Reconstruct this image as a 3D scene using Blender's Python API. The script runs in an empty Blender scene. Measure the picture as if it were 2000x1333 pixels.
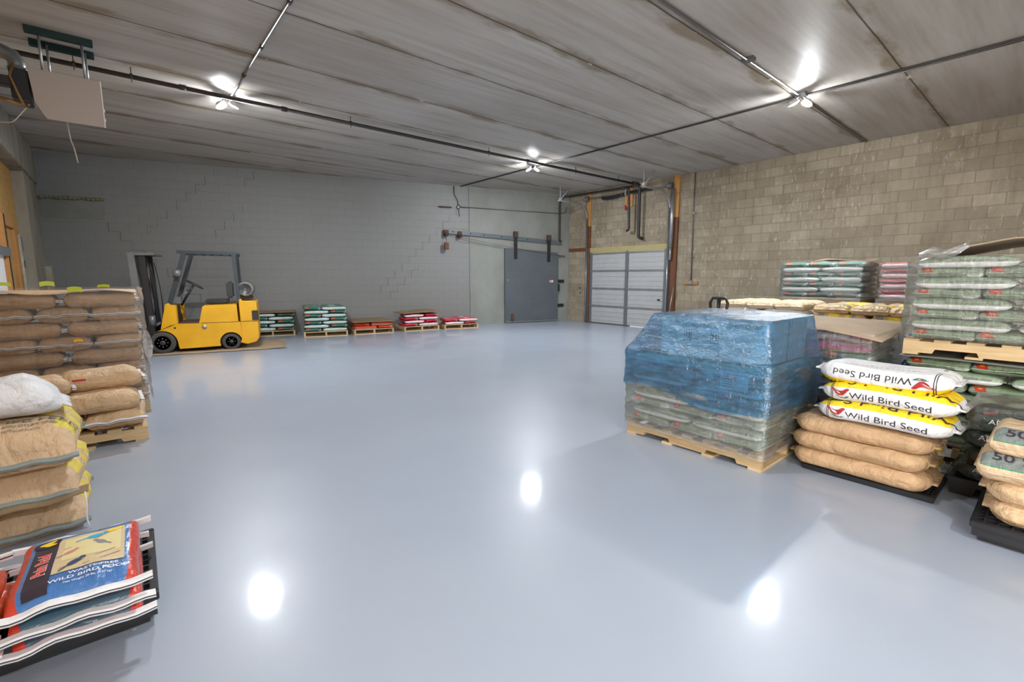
import bpy, bmesh, math, random
from mathutils import Vector, Matrix, noise
D = bpy.data
sc = bpy.context.scene
COL = sc.collection
PI = math.pi
R = math.radians

# ------------------------------------------------------------------ camera, world, exposure
cd = D.cameras.new('camera')
cd.sensor_width = 36.0
cd.lens = 905 / 2000 * 36.0
cam = D.objects.new('camera', cd)
COL.objects.link(cam)
cam.location = (0, 0, 1.5)
_p, _y = R(7.93), R(50.0)
fw = Vector((math.cos(_y) * math.cos(_p), math.sin(_y) * math.cos(_p), -math.sin(_p)))
rt = Vector((math.sin(_y), -math.cos(_y), 0))
up = rt.cross(fw)
cam.rotation_euler = Matrix((rt, up, -fw)).transposed().to_euler()
sc.camera = cam
sc.view_settings.view_transform = 'Standard'
sc.view_settings.look = 'None'
sc.view_settings.gamma = 1
sc.view_settings.exposure = 0.68
sc.cycles.max_bounces = 8
sc.cycles.diffuse_bounces = 5
sc.cycles.transparent_max_bounces = 24
world = D.worlds.new('world')
sc.world = world
world.use_nodes = True
world.node_tree.nodes['Background'].inputs[0].default_value = (.85, .92, 1, 1)
world.node_tree.nodes['Background'].inputs[1].default_value = .8
WL = -1.2           # left wall plane
LAMP_POWER = 1500.0
LAMPS = [(1.48, 8.45), (7.85, 8.58), (8.0, 2.85), (1.5, 2.8), (.9, -2.7)]  # the last is an added fill lamp, unseen behind the viewpoint
LAMP_Z = 4.03
# added fill: unseen area light on the blank left wall, behind the viewpoint
dl = D.lights.new('fill_light', 'AREA'); dl.shape = 'RECTANGLE'; dl.size = 3.6; dl.size_y = 2.9; dl.energy = 270; dl.color = (1, .97, .93)
dlo = D.objects.new('fill_light', dl); COL.objects.link(dlo); dlo.location = (WL + .02, -2.6, 1.75); dlo.rotation_euler = (R(90), 0, R(-90))
CEIL = 4.2
WR = 11.78          # right wall plane
GA = Vector((11.78, 11.05, 0))    # gray wall runs from GA to GB
GB = Vector((-1.19, 14.75, 0))
GD = (GB - GA).normalized()
GN = Vector((GD.y, -GD.x, 0))     # normal
if GN.dot(Vector((5, 5, 0)) - GA) < 0:
    GN = -GN
YB = -6.0           # wall behind the camera

# ------------------------------------------------------------------ materials
def srgb(r, g, b):
    f = lambda c: (c / 255 / 12.92) if c / 255 <= .04045 else ((c / 255 + .055) / 1.055) ** 2.4
    return (f(r), f(g), f(b), 1)

class NT:
    def __init__(s, name):
        s.m = D.materials.new(name); s.m.use_nodes = True
        s.t = s.m.node_tree; s.n = s.t.nodes; s.l = s.t.links
        s.b = s.n['Principled BSDF']; s.out = s.n['Material Output']
    def node(s, typ, **kw):
        n = s.n.new(typ)
        for k, v in kw.items():
            if k.startswith('i_'):
                n.inputs[k[2:]].default_value = v
            else:
                setattr(n, k, v)
        return n
    def link(s, a, b): s.l.new(a, b)
    def math(s, op, a, b=None, clamp=False):
        n = s.n.new('ShaderNodeMath'); n.operation = op; n.use_clamp = clamp
        for i, x in enumerate((a, b)):
            if x is None: continue
            if hasattr(x, 'is_output') or hasattr(x, 'links'): s.l.new(x, n.inputs[i])
            else: n.inputs[i].default_value = x
        return n.outputs[0]
    def mix(s, fac, a, b, mode='MIX'):
        n = s.n.new('ShaderNodeMix'); n.data_type = 'RGBA'; n.blend_type = mode
        for sock, x in ((n.inputs[0], fac), (n.inputs[6], a), (n.inputs[7], b)):
            if hasattr(x, 'links'): s.l.new(x, sock)
            else: sock.default_value = x
        return n.outputs[2]
    def noise(s, vec, scale, detail=4, rough=.55):
        n = s.n.new('ShaderNodeTexNoise'); n.inputs['Scale'].default_value = scale
        n.inputs['Detail'].default_value = detail; n.inputs['Roughness'].default_value = rough
        if vec is not None: s.l.new(vec, n.inputs['Vector'])
        return n.outputs['Fac']
    def ramp(s, fac, stops):
        n = s.n.new('ShaderNodeValToRGB'); e = n.color_ramp.elements
        while len(e) < len(stops): e.new(.5)
        for i, (p, c) in enumerate(stops):
            e[i].position = p; e[i].color = c if len(c) == 4 else (*c, 1)
        s.l.new(fac, n.inputs[0]); return n.outputs[0]
    def coords(s, which='Object'):
        return s.n.new('ShaderNodeTexCoord').outputs[which]
    def mapping(s, vec, scale=(1, 1, 1), loc=(0, 0, 0), rot=(0, 0, 0)):
        n = s.n.new('ShaderNodeMapping'); s.l.new(vec, n.inputs[0])
        n.inputs['Scale'].default_value = scale; n.inputs['Location'].default_value = loc
        n.inputs['Rotation'].default_value = rot
        return n.outputs[0]
    def bump(s, h, strength=.3, dist=.01):
        n = s.n.new('ShaderNodeBump'); n.inputs['Strength'].default_value = strength
        n.inputs['Distance'].default_value = dist
        s.l.new(h, n.inputs['Height']); s.l.new(n.outputs[0], s.b.inputs['Normal'])
        return n

def plain(name, col, rough=.6, metal=0, bump=0, bscale=30, var=0, spec=.5):
    t = NT(name)
    t.b.inputs['Roughness'].default_value = rough
    t.b.inputs['Metallic'].default_value = metal
    t.b.inputs['Specular IOR Level'].default_value = spec
    c = t.coords()
    if var:
        f = t.noise(c, bscale * .2, 5)
        lo = tuple(x * (1 - var) for x in col[:3]) + (1,)
        hi = tuple(min(1, x * (1 + var)) for x in col[:3]) + (1,)
        t.link(t.ramp(f, [(.3, lo), (.7, hi)]), t.b.inputs['Base Color'])
    else:
        t.b.inputs['Base Color'].default_value = col
    if bump:
        t.bump(t.noise(c, bscale, 4), bump, .01)
    return t.m

def mat_bag(name, base, rects=(), rough=.55, bump=.35, sheen=0, dirt=.12, coat=0):
    """sack skin: UV.x runs along the sack, UV.y round it (0 = front long side, .25 = top)"""
    t = NT(name)
    uv = t.coords('UV')
    sp = t.n.new('ShaderNodeSeparateXYZ'); t.link(uv, sp.inputs[0])
    U, V = sp.outputs[0], sp.outputs[1]
    oc = t.coords()
    info = t.n.new('ShaderNodeObjectInfo').outputs['Random']
    mp = t.n.new('ShaderNodeVectorMath'); mp.operation = 'ADD'
    cx = t.n.new('ShaderNodeCombineXYZ'); t.link(t.math('MULTIPLY', info, 37.0), cx.inputs[0])
    t.link(oc, mp.inputs[0]); t.link(cx.outputs[0], mp.inputs[1])
    vec = mp.outputs[0]
    f = t.noise(vec, 5, 4)
    dk = tuple(x * (1 - dirt) for x in base[:3]) + (1,)
    lt = tuple(min(1, x * (1 + dirt)) for x in base[:3]) + (1,)
    col = t.ramp(f, [(.3, dk), (.7, lt)])
    for (u0, u1, v0, v1, c) in rects:
        m = None
        for (s_, op, val) in ((U, 'GREATER_THAN', u0), (U, 'LESS_THAN', u1), (V, 'GREATER_THAN', v0), (V, 'LESS_THAN', v1)):
            k = t.math(op, s_, val)
            m = k if m is None else t.math('MULTIPLY', m, k)
        col = t.mix(m, col, c)
    t.link(col, t.b.inputs['Base Color'])
    t.b.inputs['Roughness'].default_value = rough
    t.b.inputs['Coat Weight'].default_value = coat
    t.b.inputs['Coat Roughness'].default_value = .15
    h1 = t.noise(t.mapping(vec, (1, 3.0, 2)), 9, 3)
    h2 = t.noise(t.mapping(vec, (2.2, 1, 1)), 22, 3, .7)
    h = t.math('ADD', h1, t.math('MULTIPLY', h2, .35))
    for (sc_, wt, st) in ((3.2, .42, (1, 1.6, 1.3)), (6.5, .22, (1.5, 1, 1))):     # sharp creases
        q = t.noise(t.mapping(vec, st, (sc_, 1, 2)), sc_, 2.5, .5)
        g = t.math('MULTIPLY', t.math('ABSOLUTE', t.math('SUBTRACT', q, .5)), 11.0, True)
        h = t.math('ADD', h, t.math('MULTIPLY', g, wt))
    t.bump(h, bump * 1.15, .03)
    return t.m

KRAFT = (.50, .325, .178, 1)
M = {}
M['kraft'] = mat_bag('kraft_paper', KRAFT, rough=.6, bump=.4)
M['kraft2'] = mat_bag('kraft_paper_light', (.57, .39, .225, 1), rough=.55, bump=.5)
GREY = (.16, .19, .18, 1)
M['kraft_wild'] = mat_bag('kraft_wildlife', (.60, .42, .26, 1),
    [(.12, .3, .02, .12, (.7, .55, .08, 1)), (.38, .5, -.03, .1, (.7, .55, .08, 1)), (.6, .9, .0, .12, (.7, .55, .08, 1)), (.93, 1.0, -.3, .8, (.7, .52, .05, 1))], rough=.6, bump=.5)
M['kraft_yellow'] = mat_bag('kraft_yellow_print', (.55, .38, .2, 1),
    [(.1, .22, -.05, .6, (.25, .25, .2, 1)), (.3, .5, -.3, .8, (.78, .58, .05, 1)), (.62, .7, -.3, .8, (.78, .58, .05, 1)), (.74, .8, -.3, .8, (.3, .29, .24, 1))], rough=.5, bump=.5)
M['hi_gro'] = mat_bag('kraft_grey_band', (.60, .43, .265, 1),
    [(.02, .98, .02, .12, (.15, .18, .17, 1)), (.02, .98, .015, .022, (.05, .22, .13, 1))], rough=.55, bump=.5)
M['pale_tan'] = mat_bag('pale_tan_sack', (.62, .5, .34, 1), rough=.45, bump=.5)
M['white_sack'] = mat_bag('white_woven_sack', (.74, .74, .76, 1), rough=.5, bump=.5, dirt=.05)
WHT = (.8, .8, .8, 1)
GSA = (.27, .345, .24, 1)
ORG = (.72, .12, .04, 1)
GTE = (.06, .19, .14, 1)
M['garden_sage'] = mat_bag('sage_garden_plastic', GSA,
    [(0, 1, -.115, -.005, (.82, .83, .85, 1)), (.3, .5, .10, .4, (.28, .09, .06, 1)), (.55, .62, .10, .4, (.03, .04, .04, 1)), (.05, .28, .1, .4, (.22, .3, .16, 1)),
     (.0, .075, .37, .45, (.55, .05, .03, 1)),
     (.02, .045, .39, .42, (.75, .36, .03, 1))],
    rough=.32, bump=.35, coat=.2)
M['garden_teal'] = mat_bag('teal_garden_plastic', GTE,
    [(0, 1, -.09, .035, (.62, .68, .68, 1)), (.0, .09, .33, .44, ORG), (.3, .6, .1, .4, (.4, .5, .45, 1))], rough=.35, bump=.35, coat=.2)
M['red_bag'] = mat_bag('red_garden_plastic', (.5, .03, .06, 1),
    [(0, 1, -.09, .03, (.78, .7, .72, 1)), (.35, .6, .1, .4, (.75, .6, .6, 1)), (.0, .06, .04, .14, (.2, .25, .1, 1))], rough=.35, bump=.35, coat=.2)
M['orange_bag'] = mat_bag('orange_red_plastic', (.62, .06, .02, 1),
    [(0, 1, -.09, -.02, (.75, .55, .5, 1)), (.0, .1, .04, .14, (.25, .3, .1, 1)), (.4, .6, .1, .4, (.8, .6, .1, 1))], rough=.35, bump=.35, coat=.2)
M['magenta'] = mat_bag('magenta_yellow_plastic', (.42, .03, .16, 1),
    [(0, 1, -.3, -.03, (.55, .55, .12, 1)), (0, 1, .22, .55, (.6, .6, .6, 1))], rough=.35, bump=.35, coat=.2)
M['blue_bag'] = mat_bag('blue_plastic', (.03, .10, .28, 1),
    [(0, 1, .06, .16, (.6, .68, .75, 1)), (0, 1, -.2, -.12, (.12, .16, .08, 1))], rough=.3, bump=.35, coat=.3)
M['dark_green'] = mat_bag('dark_green_plastic', (.035, .055, .043, 1), [(.1, .2, .09, .12, (.35, .08, .06, 1))], rough=.25, bump=.6, coat=.4)
YEL = (.86, .60, .01, 1)
M['bird_seed'] = mat_bag('white_yellow_sack', (.76, .76, .77, 1),
    [(.02, .98, .038, .46, YEL), (.098, .105, -.2, .7, (.03, .02, .03, 1)), (.113, .120, -.2, .7, (.03, .02, .03, 1))], rough=.45, bump=.35, dirt=.04)
BLU = (.06, .17, .42, 1)
M['bird_food'] = mat_bag('blue_bird_food', BLU, [(0, 1, -.3, .06, (.55, .05, .03, 1)), (0, 1, .44, .56, (.55, .05, .03, 1)), (0, 1, .56, .8, (.05, .1, .15, 1))], rough=.3, bump=.22, coat=.3)
M['bird_food_back'] = mat_bag('blue_bird_food_back', (.06, .12, .17, 1), [(0, 1, -.3, .06, (.55, .05, .03, 1)), (0, 1, .44, .8, (.55, .05, .03, 1))], rough=.3, bump=.22, coat=.3)
M['orange_near'] = mat_bag('orange_near_bag', (.68, .08, .02, 1), rough=.3, bump=.3, coat=.3)

M['tape'] = mat_bag('seam_tape', (.78, .78, .8, 1), [(-1, 2, .38, .62, (.03, .03, .04, 1))], rough=.5, bump=.1, dirt=.03)
M['tape_grey'] = mat_bag('grey_seam_tape', (.26, .31, .30, 1), rough=.5, bump=.1)
M['tape_white'] = plain('white_seam_tape', (.75, .75, .76, 1), .5)
M['ink'] = plain('dark_ink', (.03, .02, .035, 1), .5)
M['ink_green'] = plain('green_grey_ink', (.10, .14, .12, 1), .5)
M['ink_white'] = plain('white_ink', (.8, .82, .85, 1), .5)
M['ink_red'] = plain('red_ink', (.55, .02, .02, 1), .5)
M['ink_blue'] = plain('blue_ink', (.04, .12, .35, 1), .5)
M['ink_yellow'] = plain('yellow_ink', (.85, .6, .02, 1), .5)
M['cardinal_red'] = plain('cardinal_red', (.38, .03, .03, 1), .5)
M['label_yellow'] = plain('fluorescent_sticker', (.5, .58, .03, 1), .5)
M['label_orange'] = plain('orange_sticker', (.9, .4, .02, 1), .5)
M['white_label'] = plain('white_paper', (.8, .8, .8, 1), .6)

def wood(name, a, b, scale=1.0, rough=.65):
    t = NT(name)
    c = t.mapping(t.coords(), (1.2 * scale, 14 * scale, 14 * scale))
    f = t.noise(c, 3.0, 5, .6)
    info = t.n.new('ShaderNodeObjectInfo').outputs['Random']
    col = t.ramp(f, [(.3, a), (.7, b)])
    br = t.math('ADD', t.math('MULTIPLY', info, .3), .85)
    mm = t.n.new('ShaderNodeVectorMath'); mm.operation = 'SCALE'
    t.link(col, mm.inputs[0]); t.link(br, mm.inputs['Scale'])
    t.link(mm.outputs[0], t.b.inputs['Base Color'])
    t.b.inputs['Roughness'].default_value = rough
    t.bump(f, .2, .004)
    return t.m
M['pallet'] = wood('pallet_wood', (.50, .34, .17, 1), (.66, .49, .28, 1))
M['pallet_old'] = wood('pallet_wood_old', (.36, .27, .17, 1), (.5, .4, .27, 1))
M['post_wood'] = wood('post_wood', (.42, .20, .06, 1), (.55, .28, .09, 1))
M['post_dark'] = wood('stained_post_wood', (.11, .038, .015, 1), (.19, .07, .025, 1))
M['lumber'] = wood('yellow_lumber', (.42, .36, .16, 1), (.55, .48, .24, 1))
M['plywood'] = wood('orange_plywood', (.40, .22, .06, 1), (.58, .34, .11, 1), .25)
M['cardboard'] = plain('cardboard', (.42, .32, .22, 1), .8, bump=.1, bscale=20, var=.1)
M['cardboard_brown'] = plain('brown_cardboard', (.26, .18, .10, 1), .8, bump=.15, bscale=20, var=.15)
M['kraft_sheet'] = plain('kraft_sheet', (.36, .27, .18, 1), .8, bump=.2, bscale=10, var=.15)
M['black_plastic'] = plain('black_plastic', (.018, .019, .022, 1), .35, bump=.05)
M['black_metal'] = plain('black_metal', (.02, .02, .022, 1), .4)
M['pipe_black'] = plain('black_pipe', (.035, .03, .028, 1), .5, var=.2)
M['pipe_grey'] = plain('grey_conduit', (.16, .155, .15, 1), .4, .6)
M['galv'] = plain('galvanised_steel', (.42, .44, .46, 1), .38, .8, bump=.05, var=.12)
M['door_metal'] = plain('door_metal', (.46, .47, .48, 1), .5, .1, var=.04)
M['door_stile'] = plain('door_stile', (.22, .24, .26, 1), .4, .5)
M['fire_door'] = plain('grey_blue_door_paint', (.105, .122, .138, 1), .42, var=.10, bscale=8, bump=.05)
M['rail_grey'] = plain('grey_painted_steel', (.13, .16, .18, 1), .45, .2)
M['rust'] = plain('rusty_iron', (.09, .05, .035, 1), .8, bump=.3, var=.3)
M['heater_beige'] = plain('beige_enamel', (.46, .39, .34, 1), .4)
M['teal_steel'] = plain('dark_teal_steel', (.004, .028, .026, 1), .4)
M['brass'] = plain('brass_fitting', (.28, .17, .06, 1), .4, .7)
M['motor'] = plain('dark_motor', (.03, .025, .03, 1), .5, .3)
M['yellow_paint'] = None
M['guard'] = plain('dark_slate_paint', (.035, .05, .06, 1), .35)
M['rubber'] = plain('grey_dusty_rubber', (.07, .068, .065, 1), .8, bump=.2)
M['rim'] = plain('dirty_wheel_rim', (.06, .058, .055, 1), .6, .3, var=.4)
M['steel_grey'] = plain('mast_grey_steel', (.18, .19, .20, 1), .4, .4)
M['mast_dark'] = plain('mast_dark_steel', (.035, .033, .035, 1), .45, .3)
M['vinyl'] = plain('black_vinyl', (.035, .038, .045, 1), .3)
M['tank'] = plain('tank_aluminium', (.5, .47, .40, 1), .35, .6)
M['chrome'] = plain('chrome', (.6, .6, .62, 1), .2, 1)
M['red_plastic'] = plain('red_plastic', (.5, .02, .02, 1), .4)

def yellow_paint():
    t = NT('yellow_machine_paint')
    c = t.coords()
    f = t.noise(c, 3, 5)
    col = t.ramp(f, [(.3, (.72, .36, .008, 1)), (.7, (.86, .46, .015, 1))])
    g = t.noise(c, 14, 8, .75)
    wear = t.ramp(g, [(.66, (0, 0, 0, 1)), (.72, (1, 1, 1, 1))])
    col = t.mix(t.math('MULTIPLY', wear, .55), col, (.22, .13, .04, 1))
    t.link(col, t.b.inputs['Base Color'])
    t.b.inputs['Roughness'].default_value = .4
    return t.m
M['yellow_paint'] = yellow_paint()

def film(name, tint, gloss, haze, hazecol, scale=(1, 1, 6)):
    """stretch film: clear with sharp, creased highlights"""
    t = NT(name)
    t.n.remove(t.b)
    tr = t.node('ShaderNodeBsdfTransparent'); tr.inputs[0].default_value = tint
    gl = t.node('ShaderNodeBsdfGlossy'); gl.inputs['Roughness'].default_value = .27
    gl.inputs['Color'].default_value = (1, 1, 1, 1)
    df = t.node('ShaderNodeBsdfDiffuse'); df.inputs[0].default_value = hazecol
    c = t.coords()
    h1 = t.noise(t.mapping(c, scale), 3.2, 5, .65)
    h2 = t.noise(t.mapping(c, (scale[2], scale[1], scale[0]), rot=(.5, .3, .6)), 5, 4, .6)
    h = t.math('ADD', h1, t.math('MULTIPLY', h2, .5))
    bp = t.n.new('ShaderNodeBump'); bp.inputs['Strength'].default_value = .9; bp.inputs['Distance'].default_value = .035
    t.link(h, bp.inputs['Height']); t.link(bp.outputs[0], gl.inputs['Normal'])
    m1 = t.n.new('ShaderNodeMixShader'); hz = t.noise(t.mapping(c, (1, 1, 4)), 6, 4, .7)
    hf = t.n.new('ShaderNodeMapRange'); hf.inputs[1].default_value = .45; hf.inputs[2].default_value = .75
    hf.inputs[3].default_value = haze * .4; hf.inputs[4].default_value = haze * 2.0
    t.link(hz, hf.inputs[0]); t.link(hf.outputs[0], m1.inputs[0])
    t.link(tr.outputs[0], m1.inputs[1]); t.link(df.outputs[0], m1.inputs[2])
    m2 = t.n.new('ShaderNodeMixShader')
    fr = t.n.new('ShaderNodeFresnel'); fr.inputs[0].default_value = 1.45
    t.link(bp.outputs[0], fr.inputs['Normal'])
    t.link(t.math('ADD', t.math('MULTIPLY', fr.outputs[0], .8), gloss, True), m2.inputs[0])
    t.link(m1.outputs[0], m2.inputs[1]); t.link(gl.outputs[0], m2.inputs[2])
    t.link(m2.outputs[0], t.out.inputs[0])
    return t.m
M['film'] = film('clear_stretch_film', (.985, .985, .985, 1), .045, .035, (.9, .92, .94, 1))
M['film_heavy'] = film('grey_stretch_film', (.92, .94, .94, 1), .09, .12, (.85, .87, .88, 1))
M['film_blue'] = film('blue_stretch_film', (.38, .72, 1.0, 1), .09, .14, (.10, .46, .95, 1), (3, 3, 1.5))

# ---- room surfaces
def mat_floor():
    t = NT('grey_epoxy_floor')
    c = t.coords()
    f = t.noise(c, .6, 4)
    col = t.ramp(f, [(.3, (.330, .375, .46, 1)), (.7, (.36, .41, .49, 1))])
    t.link(col, t.b.inputs['Base Color'])
    g = t.noise(c, 1.6, 5)
    t.link(t.ramp(g, [(.3, (.33,) * 3), (.7, (.42,) * 3)]), t.b.inputs['Roughness'])
    t.b.inputs['Specular IOR Level'].default_value = .4
    t.b.inputs['Coat Weight'].default_value = .40
    t.b.inputs['Coat Roughness'].default_value = .085
    t.bump(t.noise(c, 2.2, 2), .06, .02)
    return t.m
def mat_ceiling():
    t = NT('precast_plank_ceiling')
    c = t.coords()
    sp = t.n.new('ShaderNodeSeparateXYZ'); t.link(c, sp.inputs[0])
    wob = t.math('MULTIPLY', t.math('SUBTRACT', t.noise(c, 1.2, 3), .5), .03)
    y = t.math('ADD', sp.outputs[1], wob)
    ph = t.math('DIVIDE', t.math('SUBTRACT', y, 1.70 - 1.262 * 12), 1.262)
    fr = t.math('FRACT', ph)
    idx = t.math('FLOOR', ph)
    d = t.math('MULTIPLY', t.math('MINIMUM', fr, t.math('SUBTRACT', 1.0, fr)), 1.262)
    st = t.mapping(c, (.25, 3.2, 1))
    f1 = t.noise(st, 2.0, 7, .62)
    f2 = t.noise(c, .35, 4)
    col = t.ramp(f1, [(.28, (.38, .345, .30, 1)), (.5, (.49, .46, .42, 1)), (.74, (.58, .56, .525, 1))])
    col = t.mix(t.math('MULTIPLY', t.ramp(f2, [(.35, (0, 0, 0)), (.7, (1, 1, 1))]), .4), col, (.33, .29, .235, 1))
    cxx = t.n.new('ShaderNodeCombineXYZ'); t.link(idx, cxx.inputs[0])
    wn = t.n.new('ShaderNodeTexWhiteNoise'); t.link(cxx.outputs[0], wn.inputs[0])
    pl = t.math('ADD', t.math('MULTIPLY', wn.outputs[0], .22), .89)
    vm = t.n.new('ShaderNodeVectorMath'); vm.operation = 'SCALE'; t.link(col, vm.inputs[0]); t.link(pl, vm.inputs['Scale'])
    col = vm.outputs[0]
    # brown water stains beside the joints
    sn = t.noise(t.mapping(c, (.8, 2, 1)), 1.6, 5)
    reach = t.math('MULTIPLY', t.math('SUBTRACT', sn, .36), .7)
    stain = t.math('MULTIPLY', t.math('SUBTRACT', reach, d), 9.0, True)
    col = t.mix(t.math('MULTIPLY', stain, .75), col, (.24, .185, .12, 1))
    joint = t.math('LESS_THAN', d, .010)
    col = t.mix(t.math('MULTIPLY', joint, .85), col, (.055, .045, .035, 1))
    # white lime crumbs
    crumb = t.math('MULTIPLY', t.math('LESS_THAN', d, .03), t.math('GREATER_THAN', t.noise(c, 7, 3), .68))
    col = t.mix(crumb, col, (.55, .5, .43, 1))
    t.link(col, t.b.inputs['Base Color'])
    t.b.inputs['Roughness'].default_value = .48
    t.b.inputs['Specular IOR Level'].default_value = .12
    h = t.math('ADD', t.math('MULTIPLY', f1, .3), t.math('MULTIPLY', joint, -1.5))
    t.bump(h, .35, .01)
    return t.m
def wall_vec(t, axis):
    """block layout coordinates: along-wall, up"""
    c = t.coords()
    sp = t.n.new('ShaderNodeSeparateXYZ'); t.link(c, sp.inputs[0])
    cb = t.n.new('ShaderNodeCombineXYZ')
    t.link(sp.outputs[axis], cb.inputs[0]); t.link(sp.outputs[2], cb.inputs[1])
    return c, cb.outputs[0], sp
def mat_block(name, axis, c1, c2, mortar, msize, paint=False):
    t = NT(name)
    c, v, sp = wall_vec(t, axis)
    br = t.n.new('ShaderNodeTexBrick'); br.offset = .5
    t.link(v, br.inputs['Vector'])
    br.inputs['Color1'].default_value = c1; br.inputs['Color2'].default_value = c2
    br.inputs['Mortar'].default_value = mortar
    br.inputs['Scale'].default_value = 1; br.inputs['Mortar Size'].default_value = msize
    br.inputs['Mortar Smooth'].default_value = .3; br.inputs['Bias'].default_value = 0
    br.inputs['Brick Width'].default_value = .42; br.inputs['Row Height'].default_value = .21
    col = br.outputs['Color']
    if paint:
        f = t.noise(c, .5, 5)
        col = t.mix(t.math('MULTIPLY', t.ramp(f, [(.4, (0, 0, 0)), (.75, (1, 1, 1))]), .25), col, tuple(x * .72 for x in c1[:3]) + (1,))
        hb = t.math('ADD', t.math('MULTIPLY', br.outputs['Fac'], -.8), t.math('MULTIPLY', t.noise(c, 40, 3), .3))
        t.bump(hb, .5, .005)
        t.b.inputs['Roughness'].default_value = .5
    else:
        f = t.noise(c, 1.3, 6, .65)
        col = t.mix(t.math('MULTIPLY', t.ramp(f, [(.42, (0, 0, 0)), (.68, (1, 1, 1))]), .55), col, (.17, .13, .085, 1))
        drip = t.noise(t.mapping(v, (5, .5, 1)), 2.2, 5, .6)
        col = t.mix(t.math('MULTIPLY', t.ramp(drip, [(.5, (0, 0, 0)), (.72, (1, 1, 1))]), .35), col, (.14, .11, .08, 1))
        # white salts that run down from the joints
        e = t.noise(t.mapping(v, (7, 2.2, 1)), 2.4, 6, .7)
        zone = t.noise(v, .55, 2)
        m = t.math('MULTIPLY', t.ramp(e, [(.56, (0, 0, 0)), (.64, (1, 1, 1))]), t.ramp(zone, [(.40, (0, 0, 0)), (.55, (1, 1, 1))]))
        col = t.mix(t.math('MULTIPLY', m, .75), col, (.52, .49, .46, 1))
        hb = t.math('ADD', t.math('MULTIPLY', br.outputs['Fac'], -1.0), t.math('MULTIPLY', f, .5))
        t.bump(hb, .7, .012)
        t.b.inputs['Roughness'].default_value = .85
    t.link(col, t.b.inputs['Base Color'])
    return t.m
M['floor'] = mat_floor()
M['ceiling'] = mat_ceiling()
M['wall_grey'] = mat_block('grey_painted_block', 0, (.255, .26, .258, 1), (.262, .267, .266, 1), (.215, .22, .22, 1), .006, True)
M['wall_tan'] = mat_block('tan_concrete_block', 1, (.39, .335, .245, 1), (.29, .245, .178, 1), (.285, .245, .18, 1), .008)
def mat_pale():
    t = NT('pale_painted_concrete')
    c = t.coords(); f = t.noise(t.mapping(c, (1, 1, .6)), 1.5, 6)
    t.link(t.ramp(f, [(.3, (.22, .235, .21, 1)), (.7, (.31, .32, .30, 1))]), t.b.inputs['Base Color'])
    t.b.inputs['Roughness'].default_value = .6
    t.bump(t.noise(c, 8, 5), .2, .01)
    return t.m
M['wall_pale'] = mat_pale()
def mat_conc():
    t = NT('raw_concrete')
    c = t.coords(); f = t.noise(t.mapping(c, (2, 2, .5)), 1.6, 6)
    t.link(t.ramp(f, [(.3, (.24, .21, .16, 1)), (.7, (.40, .37, .31, 1))]), t.b.inputs['Base Color'])
    t.b.inputs['Roughness'].default_value = .8
    t.bump(f, .3, .02)
    return t.m
M['concrete'] = mat_conc()
t_ = NT('lamp_glow'); t_.n.remove(t_.b)
em = t_.node('ShaderNodeEmission'); em.inputs[0].default_value = (.94, .97, 1, 1); em.inputs[1].default_value = LAMP_POWER
t_.link(em.outputs[0], t_.out.inputs[0]); M['glow'] = t_.m
M['glow_soft'] = t_.m.copy(); M['glow_soft'].name = 'lamp_glow_soft'
M['glow_soft'].node_tree.nodes['Emission'].inputs[1].default_value = LAMP_POWER * .42

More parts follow.
